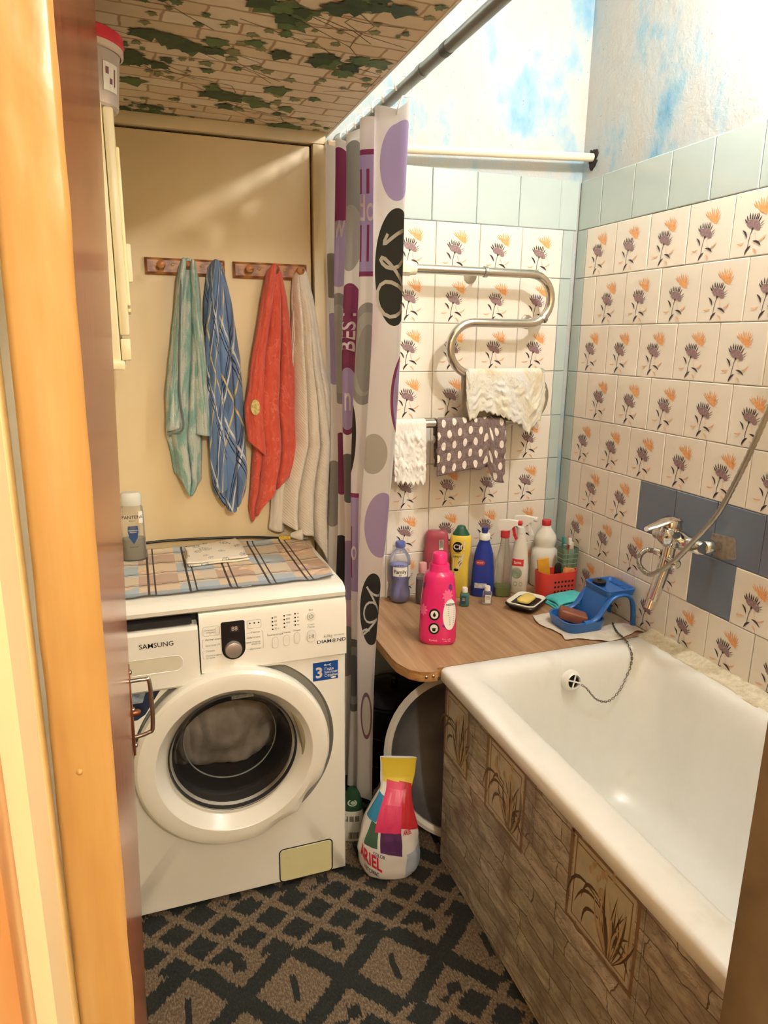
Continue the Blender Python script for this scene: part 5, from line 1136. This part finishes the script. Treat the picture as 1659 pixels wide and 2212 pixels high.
# ================================================================ RED BASKET WITH BRUSHES
bk = thing('plastic_basket', (-.085, -.150, ZK), 'red perforated plastic basket beside the tiled right wall', 'basket')
BX, BY, BW, BD, BH = -.088, -.150, .073, .034, .092
def bring(k, z, inset=0.0): return rr_ring(BX-BW*k+inset, BX+BW*k-inset, BY-BD*k+inset, BY+BD*k-inset, .024, z, 6)
def bwav(ring, a): return [(x, y, z-a*math.cos((x-BX)/BW*1.6)) for x, y, z in ring]
sh = G().loft([bring(.93, ZK), bring(.96, ZK+.03), bwav(bring(1, ZK+BH), .010), bwav(bring(1, ZK+BH, .003), .010), bring(.95, ZK+.03, .003), bring(.92, ZK+.003, .003)], (True, True)).obj('shell', mat('basket_red', '#e0433a', .35, vary=.04), bk)
for row in range(3):
    for c in range(7):
        x = BX+.018+.0085*(c-1.5)*1.0; y0 = BY-BD*.975
        if c < 6: 
            p = Vector((BX-.022+.0135*c, BY-BD*lerp(.95, .985, (row+1)/3)-.0006, ZK+.022+.017*row)); G().lathe([(.0001, 0), (.0043, .0001)], p, (0, -1, 0), 12).obj('hole', 'dark_hole', sh)
tag(G().rbox(-.020, .020, -.004, .004, 0, .125, .0015, M=Matrix.Translation((-.125, -.152, ZK+.012)) @ Matrix.Rotation(R(-9), 4, 'Y') @ Matrix.Rotation(R(-14), 4, 'Z')).obj('carton', mat('carton_yellow', '#d39b2c', .45, vary=.15, vs=30), None, (-.125, -.152, ZK+.012)), 'flat yellow and brown carton upright in the red basket', 'carton')
hb = thing('hair_brush', (-.092, -.165, ZK+.012), 'black brush handle sticking out of the red basket', 'brush')
g = G().loft([rr_ring(-.092-a, -.092+a, -.166-b, -.166+b, min(a, b)*.95, ZK+h, 4) for h, a, b in ((.012, .008, .005), (.06, .009, .005), (.08, .0135, .0055), (.105, .0135, .0055), (.116, .010, .005), (.120, .004, .003))]); g.obj('handle', black_plastic, hb)
tag(G().rbox(-.020, .020, -.007, .007, 0, .085, .003, M=Matrix.Translation((-.060, -.165, ZK+.012)) @ Matrix.Rotation(R(10), 4, 'Y')).obj('sponge', mat('sponge_orange', '#dd8d55', .9, vary=.2, vs=60), None, (-.060, -.165, ZK+.012)), 'orange sponge edge showing above the red basket', 'sponge')
# green toothbrush cup standing behind the basket rim
cu = thing('toothbrush_cup', (-.040, -.140, ZK+.02), 'green translucent square cup with toothbrushes inside the red basket', 'cup')
def cring(k, z): return rr_ring(-.040-.030*k, -.040+.030*k, -.140-.022*k, -.140+.022*k, .007, z, 4)
cgm = clear('cup_green', '#8fae92', .40, .15)
G().loft([cring(.82, ZK+.02), cring(1.05, ZK+.162), cring(1.0, ZK+.162), cring(.78, ZK+.024)], (True, True)).obj('shell', cgm, cu)
for i in range(5): G().tube([Vector(p) for p in cring(.90+.024*i, ZK+.075+.017*i)]+[Vector(cring(.90+.024*i, ZK+.075+.017*i)[0])], .0014, 6, cap=False).obj('rib', clear('cup_rib', '#a9c4b0', .6, .15), cu)
def brush(x, y, tx, ty, hcol, bcol, label, L=.175):
    b0 = Vector((x, y, ZK+.026)); d = Vector((tx, ty, 1)).normalized(); t = thing('toothbrush', tuple(b0), label, 'toothbrush', 'toothbrushes in the green cup')
    G().tube([b0+d*L*i/10 for i in range(11)], lambda k: .0038-.0012*math.sin(k*3), 10).obj('handle', hcol, t)
    e = b0+d*(L-.012); G().rbox(-.0045, .0045, -.010, -.001, -.012, .012, .001, M=Matrix.Translation(e)).obj('bristles', bcol, t)
brush(-.056, -.140, -.03, .02, mat('brush_teal', '#2f7f78', .4), mat('bristle_teal', '#3e9a92', .8), 'teal toothbrush in the green cup')
brush(-.044, -.148, -.02, -.03, mat('brush_red', '#b8323a', .4), white_plastic, 'white-headed toothbrush with red neck in the green cup')
tp = thing('toothpaste_tube', (-.028, -.140, ZK+.028), 'white toothpaste tube standing cap up in the green cup', 'tube')
G().loft([rr_ring(-.028-a, -.028+a, -.140-b, -.140+b, min(a, b)*.9, ZK+h, 4) for h, a, b in ((.028, .016, .003), (.08, .016, .008), (.145, .014, .012), (.155, .010, .010))]).obj('body', mat('tube_white', '#e9e7e4', .35), tp)
G().lathe([(.0085, .153), (.009, .155), (.008, .180), (.001, .181)], (-.028, -.140, ZK), (0, 0, 1), 18).obj('cap', mat('cap_cream', '#e7dfca', .4), tp)
# ================================================================ TURQUOISE CLOTH
s = NT('turquoise_cloth'); v = s.coord(); s.col(s.ramp(s.noise(v, 20, 3), [(.3, '#45b9bd'), (.7, '#62cfce')])).rough(.85).bump(s.noise(v, 300, 3), .3, .002)
tq = thing('turquoise_cloth', (-.115, -.235, ZK), 'folded turquoise microfibre cloth behind the blue soap stand', 'cloth')
for k in range(3):
    g = G()
    def tf(a, b, k=k):
        x = lerp(-.168+.006*k, -.035, a); y = lerp(-.285+.004*k, -.192, b); e = math.sin(PI*min(1, a*1.6))**.5 if a < .3 else 1
        z = ZK+.003+.0085*k+.005*math.sin(PI*b)*(k == 2)+.003*noise.noise((x*30, y*30, k))*(.4+k*.4); z -= .006*k*(1-e)
        return (x+.004*math.sin(b*4), y+.05*(a-.5)*.2, z), (a, b)
    g.grid(26, 18, tf); g.obj(('lower_fold', 'middle_fold', 'upper_fold')[k], 'turquoise_cloth', tq, solid=.0045)
# ================================================================ RAG UNDER THE STAND, BLUE SOAP STAND
s = NT('stand_rag'); v = s.coord(); s.col(s.ramp(s.noise(v, 12, 4), [(.35, '#cfc3b2'), (.55, '#ddd3c2'), (.7, '#cbb0a6')])).rough(.9).bump(s.noise(v, 60, 4), .6, .004)
g = G()
def rf(a, b):
    x = lerp(-.272, -.010, a); y = lerp(-.522+.012*math.sin(a*9), -.300, b)
    y += .02*(1-b)*math.sin(a*PI)*-.4+.012*(1-b)*noise.noise((a*6, 0, 1)); x += .010*(1-a)*math.sin(b*7)
    if a < .4: y = lerp(y, y+.03*(1-b)*(1-a/.4), 1)
    edge_ = max(0, 1-8*min(a, 1-a, b, 1-b)); z = ZK+.0012+.004*edge_*(.5+noise.noise((a*9, b*9, 2)))+.0006*abs(noise.noise((a*22, b*22, 0)))
    return (x, y, max(z, ZK+.001)), (a, b)
g.grid(60, 50, rf); tag(g.obj('cleaning_cloth', 'stand_rag', None, (-.14, -.41, ZK), solid=.0012, off=1), 'grubby pale cloth spread under the blue soap stand', 'cloth')
mat('stand_blue', '#2666b4', .3, vary=.05, coat=.15)
sb = thing('soap_stand', (-.13, -.405, ZK+.003), 'blue plastic soap stand with tray and raised shelf', 'soap stand')
ZB = ZK+.0035; y0, y1 = -.470, -.342; yc = (y0+y1)/2
def tray_ring(x0, x1, ya, yb, r, z): return rr_ring(x0, x1, ya, yb, r, z, 7)
G().loft([tray_ring(-.240, -.112, y0+.004, y1-.004, .030, ZB), tray_ring(-.246, -.108, y0-.002, y1+.002, .034, ZB+.026), tray_ring(-.247, -.108, y0-.003, y1+.003, .034, ZB+.031), tray_ring(-.241, -.112, y0+.004, y1-.004, .030, ZB+.031), tray_ring(-.236, -.116, y0+.010, y1-.010, .028, ZB+.010), tray_ring(-.20, -.14, y0+.04, y1-.04, .02, ZB+.009)], (True, True)).obj('soap_tray', 'stand_blue', sb)
# sloping back wall with raised side cheeks
g = G(); 
wall = [(-.140, ZB+.010), (-.128, ZB+.050), (-.118, ZB+.085), (-.108, ZB+.103)]
g.loft([[(x, y0+.012, z) for x, z in wall]+[(x+.006, y0+.012, z-.001) for x, z in wall[::-1]], [(x, y1-.012, z) for x, z in wall]+[(x+.006, y1-.012, z-.001) for x, z in wall[::-1]]]); g.obj('back_wall', 'stand_blue', sb)
for y, nm in ((y0+.006, 'side_band'), (y1-.006, 'side_band')):
    pts = spline([(-.190, y, ZB+.029), (-.160, y, ZB+.032), (-.135, y, ZB+.050), (-.112, y, ZB+.082), (-.088, y, ZB+.100), (-.060, y, ZB+.104), (-.034, y, ZB+.094), (-.020, y, ZB+.070), (-.014, y, ZB+.030), (-.012, y, ZB+.0)], 6)
    gg = G(); rings = []
    for i, p in enumerate(pts):
        d = (pts[min(i+1, len(pts)-1)]-pts[max(i-1, 0)]).normalized(); n_ = Vector((-d.z, 0, d.x)); sgn = 1
        rings.append([p+n_*.006*math.cos(2*PI*j/12)+Vector((0, 1, 0))*.010*math.sin(2*PI*j/12) for j in range(12)])
    gg.loft(rings); gg.obj(nm, 'stand_blue', sb)
# upper shelf with a rim and grip ribs
sf = G().loft([tray_ring(-.112, -.012, y0+.008, y1-.002, .014, ZB+.098), tray_ring(-.114, -.008, y0+.004, y1+.002, .016, ZB+.118), tray_ring(-.108, -.014, y0+.010, y1-.004, .012, ZB+.118), tray_ring(-.104, -.018, y0+.014, y1-.008, .012, ZB+.110), tray_ring(-.08, -.04, y0+.03, y1-.03, .01, ZB+.1095)], (True, True)).obj('upper_shelf', 'stand_blue', sb)
for i in range(11): G().rbox(-.104, -.092, -.452+.0085*i, -.449+.0085*i, ZB+.110, ZB+.113, .0006, 1).obj('rib', 'stand_blue', sf)
for i in range(11): G().rbox(-.035, -.022, -.452+.0085*i, -.449+.0085*i, ZB+.110, ZB+.113, .0006, 1).obj('rib', 'stand_blue', sf)
MS = Matrix.Translation((-.190, -.405, ZB+.030)) @ Matrix.Rotation(R(-28), 4, 'Z') @ Matrix.Rotation(R(14), 4, 'Y')
o = G().rbox(-.042, .042, -.026, .026, -.016, .016, .006, 3, M=MS).obj('soap_bar', mat('soap_brown', '#8d5440', .45, vary=.08, vs=14), None, (-.190, -.405, ZB+.012)); tag(o, 'brown laundry soap block lying in the blue tray', 'soap')
pg = thing('bath_plug', (-.084, -.380, ZB+.113), 'black rubber bath plug on the shelf of the blue stand', 'plug')
G().lathe([(.019, 0), (.0215, .002), (.0215, .010), (.019, .012), (.006, .0125), (.005, .017), (.001, .0175)], (-.084, -.380, ZB+.113), (0, 0, 1), 26).obj('stopper', black_plastic, pg)
G().tube(spline([(-.084, -.380, ZB+.128), (-.090, -.382, ZB+.138), (-.094, -.378, ZB+.152), (-.097, -.380, ZB+.162)], 5), .0008, 6).obj('thread', mat('thread_pink', '#e2c8c8', .7), pg)
# ================================================================ BATH MIXER TAP
tp = thing('bath_mixer', (-.07, -.665, .93), 'chrome single-lever bath mixer tap on the slate blue tiles', 'tap')
mat('tap_chrome', '#d4d2cd', .10, 1.0, .03, 20)
for y in (-.742, -.590):
    n_ = G().lathe([(.012, 0), (.012, .025), (.018, .026), (.018, .045), (.014, .050)], (0, y, .937), (-1, 0, 0), 24).obj('inlet_nut', 'tap_chrome', tp)
G().lathe([(.016, 0), (.0185, .004), (.0185, .05), (.024, .070), (.026, .085), (.024, .10), (.0185, .120), (.0185, .168), (.016, .172)], (-.062, -.752, .937), (0, 1, 0), 28).obj('cross_bar', 'tap_chrome', tp)
rings = []
for k, (x, z, a, b) in enumerate(((-.058, .937, .020, .020), (-.072, .938, .026, .026), (-.090, .944, .030, .030), (-.108, .952, .030, .029), (-.120, .956, .024, .022), (-.126, .957, .010, .010))):
    rings.append([(x, -.665+a*math.cos(2*PI*j/28), z+b*math.sin(2*PI*j/28)) for j in range(28)])
G().loft(rings).obj('valve_body', 'tap_chrome', tp)
G().lathe([(.024, 0), (.0255, .004), (.0245, .020), (.019, .030), (.001, .032)], (-.088, -.665, .968), (-.15, 0, 1), 28).obj('lever_dome', 'tap_chrome', tp)
lvp = [(-.070, .992, .018), (-.095, .998, .022), (-.120, .992, .020), (-.150, .982, .015), (-.172, .976, .009)]
G().loft([[(x+.002*math.sin(q), -.665+wd*math.cos(q), z+.006*math.sin(q)) for q in [2*PI*j/16 for j in range(16)]] for x, z, wd in lvp]).obj('lever', 'tap_chrome', tp)
G().lathe([(.003, 0), (.0028, .001), (.001, .0014)], (-.096, -.688, .978), (-.2, -1, .2), 10).obj('red_dot', 'trigger_red', tp)
G().tube([(-.088, -.665, .925), (-.094, -.665, .885), (-.100, -.666, .860)], .0165, 20).obj('spout_stem', 'tap_chrome', tp)
SPD = Vector((-.040, -.006, -.110)).normalized(); sp0 = Vector((-.100, -.666, .868)); sy = Vector((0, 1, 0)); sx_ = SPD.cross(sy).normalized()
rings = []
for k, (l, a, b) in enumerate(((0, .017, .012), (.03, .0165, .012), (.095, .0155, .012), (.098, .0145, .011), (.098, .015, .015), (.122, .015, .015), (.122, .011, .011), (.118, .010, .010))):
    c_ = sp0+SPD*l; nn_ = 2.0 if l > .097 and k > 3 else 3.5
    rings.append([c_+sy*a*math.copysign(abs(math.cos(q))**(2/nn_), math.cos(q))+sx_*b*math.copysign(abs(math.sin(q))**(2/nn_), math.sin(q)) for q in [2*PI*j/24 for j in range(24)]])
G().loft(rings).obj('spout', 'tap_chrome', tp)
G().lathe([(.0085, -.030), (.0105, -.028), (.0105, .028), (.0125, .030), (.0125, .040), (.008, .044)], (-.098, -.675, .888), (-.2, -1, 0), 20).obj('diverter', 'tap_chrome', tp)
G().lathe([(.0085, 0), (.0095, .004), (.0095, .020), (.0075, .024)], (-.098, -.650, .898), (-.35, 1, .1), 18).obj('hose_union', 'tap_chrome', tp)
hs = thing('shower_hose', (-.11, -.75, .93), 'ribbed metal shower hose rising from the tap to the right', 'hose')
hp_ = spline([(-.106, -.628, .900), (-.118, -.607, .895), (-.124, -.594, .872), (-.122, -.600, .846), (-.118, -.640, .838), (-.112, -.700, .885), (-.106, -.760, .962), (-.100, -.822, 1.052), (-.092, -.868, 1.171), (-.080, -.900, 1.29), (-.070, -.925, 1.40), (-.055, -.955, 1.56), (-.045, -.965, 1.70)], 22)
tot = len(hp_); G().tube(hp_, lambda t: .0068+.0007*math.sin(t*tot*2.2), 12).obj('hose', mat('hose_steel', '#aaa59b', .3, .9, .1), hs)
sh_ = thing('hand_shower', (-.05, -.965, 1.72), 'chrome hand shower hanging in a wall holder at the end of the hose', 'shower head')
G().tube(spline([(-.045, -.965, 1.698), (-.050, -.965, 1.76), (-.060, -.965, 1.82), (-.085, -.965, 1.86)], 6), .010, 14).obj('handle', 'tap_chrome', sh_)
G().lathe([(.012, -.01), (.030, .004), (.036, .012), (.034, .018), (.001, .018)], (-.085, -.965, 1.865), (-.75, 0, -.6), 24).obj('spray_disc', 'tap_chrome', sh_)
G().rbox(-.058, .0, -.980, -.950, 1.735, 1.760, .004).obj('wall_holder', white_plastic, sh_)
# ================================================================ UNDER THE BOARD
s = NT('ash_grey_enamel'); v = s.coord(); s.col(s.ramp(s.noise(v, 10, 4), [(.3, '#5e5a58'), (.7, '#757170')])).rough(.35)
bs = thing('enamel_basin', (-.56, -.46, 0), 'large grey enamel basin with white rim leaning under the board', 'basin')
bd = Vector((-.34, -.87, .36)).normalized(); bc = Vector((-.545, -.425, .238))
G().lathe([(.232, .000), (.226, .002), (.205, -.050), (.180, -.078), (.150, -.088), (.001, -.090)], bc, bd, 56, (False, True)).obj('bowl', 'ash_grey_enamel', bs)
G().lathe([(.222, -.003), (.233, -.010), (.245, -.003), (.246, .006), (.235, .012), (.223, .007), (.222, -.003)], bc, bd, 56, (False, False)).obj('rim', mat('rim_white', '#dcd6ca', .35, vary=.04), bs)
pt = thing('enamel_pot', (-.665, -.130, 0), 'black enamel pot with lid standing in the dark under the board', 'pot')
mat('pot_black', '#121012', .25, vary=.1)
G().lathe([(.105, 0), (.118, .006), (.120, .30), (.124, .305), (.124, .312), (.118, .314)], (-.665, -.130, 0), (0, 0, 1), 44, (True, False)).obj('pot_wall', 'pot_black', pt)
G().lathe([(.121, .314), (.123, .318), (.10, .336), (.04, .350), (.001, .352)], (-.665, -.130, 0), (0, 0, 1), 44, (True, True)).obj('lid', 'pot_black', pt)
G().lathe([(.012, .350), (.010, .362), (.018, .370), (.016, .380), (.001, .382)], (-.665, -.130, 0), (0, 0, 1), 20).obj('lid_knob', 'pot_black', pt)
for z in (.10, .20): G().lathe([(.1195, z), (.1215, z+.003), (.1195, z+.006)], (-.665, -.130, 0), (0, 0, 1), 44, (False, False)).obj('bead_ring', 'pot_black', pt)
# clear bag with clothes pegs
g = G()
def bf(a, b):
    ph = 2*PI*a; h = b; r0 = .055*math.sin(PI*min(.95, h*.85+.12))**.6; r = r0*(1+.22*noise.noise((math.cos(ph)*2, math.sin(ph)*2, h*5)))
    return (-.742+r*math.cos(ph), -.315+r*math.sin(ph)*.9, .004+h*.125), (a, b)
g.grid(40, 20, bf); o = g.obj('plastic_bag', clear('bag_film', '#d8d0cc', .45, .2), None, (-.742, -.315, .004)); tag(o, 'crumpled clear plastic bag on the floor behind the detergent bag', 'bag')
# green and white detergent bottle beside the washing machine
ps = [(0, .030, .020, 2.8), (.004, .033, .023, 2.8), (.085, .033, .023, 2.8), (.105, .030, .022, 2.6)]
t, b, S, ring, o, f, r_ = bottle('detergent_bottle', -.885, -.375, .001, ps, mat('det_white', '#d9d6cc', .35, vary=.05), 'white and dark green detergent bottle on the floor beside the washing machine', 'bottle')
G().loft([ring(*q) for q in ((.104, .031, .0225, 2.6), (.125, .029, .021, 2.4), (.15, .022, .018, 2.2), (.165, .014, .014, 2), (.168, .006, .006, 2))]).obj('green_top', mat('det_green', '#20442c', .35, vary=.08), t)
decal('crest', [sh_ell(.0, .132, .014, .010, 1, 20, .7), sh_ell(.002, .132, .007, .005, 2, 14)], lambda u, v: S(u, min(v, .104)) if v < .105 else (o+f*.0205+r_*u+Vector((0, 0, v))-f*((v-.125)*.25), f), mat('crest_pale', '#a8b5a4', .4), b, .002)
decal('pictograms', [sh_rect(-.024+.016*i, .070, -.012+.016*i, .088) for i in range(3)], S, 'label_grey', b); decal('barcode', [sh_rect(-.010+.0035*i, .012, -.0083+.0035*i, .034) for i in range(9)], S, 'print_black', b); decal('small_print', [sh_line([(-.024, .060-.005*i), (.022, .060-.005*i)], .0013) for i in range(3)]+[sh_line([(-.02, .094), (.02, .094)], .003)], S, 'print_grey', b)
# ---- washing powder bag, gathered at the top
pb = thing('detergent_bag', (-.822, -.530, .001), 'white washing powder bag with red lettering and colourful top on the floor', 'bag')
bx, by = -.824, -.528; fdir = (CAMXY-Vector((bx, by))).normalized(); F3 = Vector((fdir.x, fdir.y, 0)); R3 = Vector((-F3.y, F3.x, 0))
BS = [(0, .052, .040), (.006, .070, .052), (.03, .082, .058), (.08, .086, .059), (.13, .081, .052), (.18, .066, .040), (.22, .052, .028), (.25, .043, .014), (.28, .046, .006), (.335, .050, .0035)]
def bagp(a, h):
    rx = interp([(q[0], q[1]) for q in BS], h); ry = interp([(q[0], q[2]) for q in BS], h)
    c_, s_ = math.cos(a), math.sin(a); n_ = 2.5; wv = 1+.07*noise.noise((c_*2.2, s_*2.2, h*14))*sm(h/.05)+.03*noise.noise((c_*6, s_*6, h*30))
    lean = .022*sm((h-.16)/.15)
    return Vector((bx, by, .001+h))+R3*(rx*wv*math.copysign(abs(c_)**(2/n_), c_)+lean)+F3*(ry*wv*math.copysign(abs(s_)**(2/n_), s_)-.03*sm((h-.17)/.16))
g = G(); g.loft([[bagp(2*PI*j/64, h) for j in range(64)] for h in [.335*i/60 for i in range(61)]]); bg = g.obj('film', mat('bag_white', '#e2dfda', .3, vary=.06, coat=.2), pb, ang=60)
def BGS(u, v):
    a = PI/2-u; p = bagp(a, v); d1 = bagp(a-.02, v)-bagp(a+.02, v); d2 = bagp(a, v+.004)-bagp(a, v-.004); n_ = d1.cross(d2); 
    return p, (n_.normalized() if n_.length > 0 else F3)
def patch(name, pts, m, k=.0010, nu=14, nv=14):
    """a four-cornered printed patch, finely divided so that it follows the film"""
    v = []; 
    for i in range(nu+1):
        for j in range(nv+1):
            a, b = i/nu, j/nv; P = [Vector(p) for p in pts]; q = P[0].lerp(P[1], a).lerp(P[3].lerp(P[2], a), b); v.append((q.x, q.y))
    return decal(name, [(v, [(i*(nv+1)+j, (i+1)*(nv+1)+j, (i+1)*(nv+1)+j+1, i*(nv+1)+j+1) for i in range(nu) for j in range(nv)])], BGS, m, bg, k)
patch('yellow_print', [(-.9, .27), (1.45, .255), (1.5, .334), (-1.2, .334)], mat('bag_yellow', '#d8bf3e', .35), .0010)
patch('red_print', [(.25, .165), (1.35, .145), (1.45, .262), (.1, .272)], mat('bag_red', '#c2303a', .35), .0012)
patch('blue_print', [(-1.35, .185), (-.5, .175), (-.35, .235), (-1.2, .245)], mat('bag_blue', '#2c7fa6', .35), .0012)
patch('pink_print', [(-.45, .15), (.35, .15), (.5, .265), (-.55, .275)], mat('bag_pink', '#d23a66', .35), .0016)
patch('green_print', [(-.85, .115), (-.3, .105), (-.35, .17), (-.75, .178)], mat('bag_green', '#3f5f4a', .35), .0012)
patch('purple_print', [(-.2, .095), (.35, .085), (.35, .155), (-.25, .158)], mat('bag_purple', '#56305c', .35), .0014)
patch('pale_blue_print', [(.55, .012), (1.6, .03), (1.35, .10), (.5, .09)], mat('bag_pale_blue', '#a9b5c6', .35), .0010)
decal('brand_lettering', [sh_text('ARIEL', -.60, .074, .056, 'CENTER', .03, sx=6.4, rot=0)], lambda u, v: BGS(u, v-.045*(u+.62)), mat('bag_letter_red', '#c9263c', .35), bg, .0020)
decal('small_lettering', [sh_text('COLOR', -.25, .100, .014, 'CENTER', .01, sx=8), sh_text('АВТОМАТ', -.55, .036, .019, 'CENTER', .015, sx=6.5)], lambda u, v: BGS(u, v-.035*(u+.62)), 'print_navy', bg, .0020)
decal('top_lettering', [sh_text('ARIEL', .62, .150, .018, 'CENTER', .02, sx=9)], BGS, 'bag_letter_red', bg, .0024)
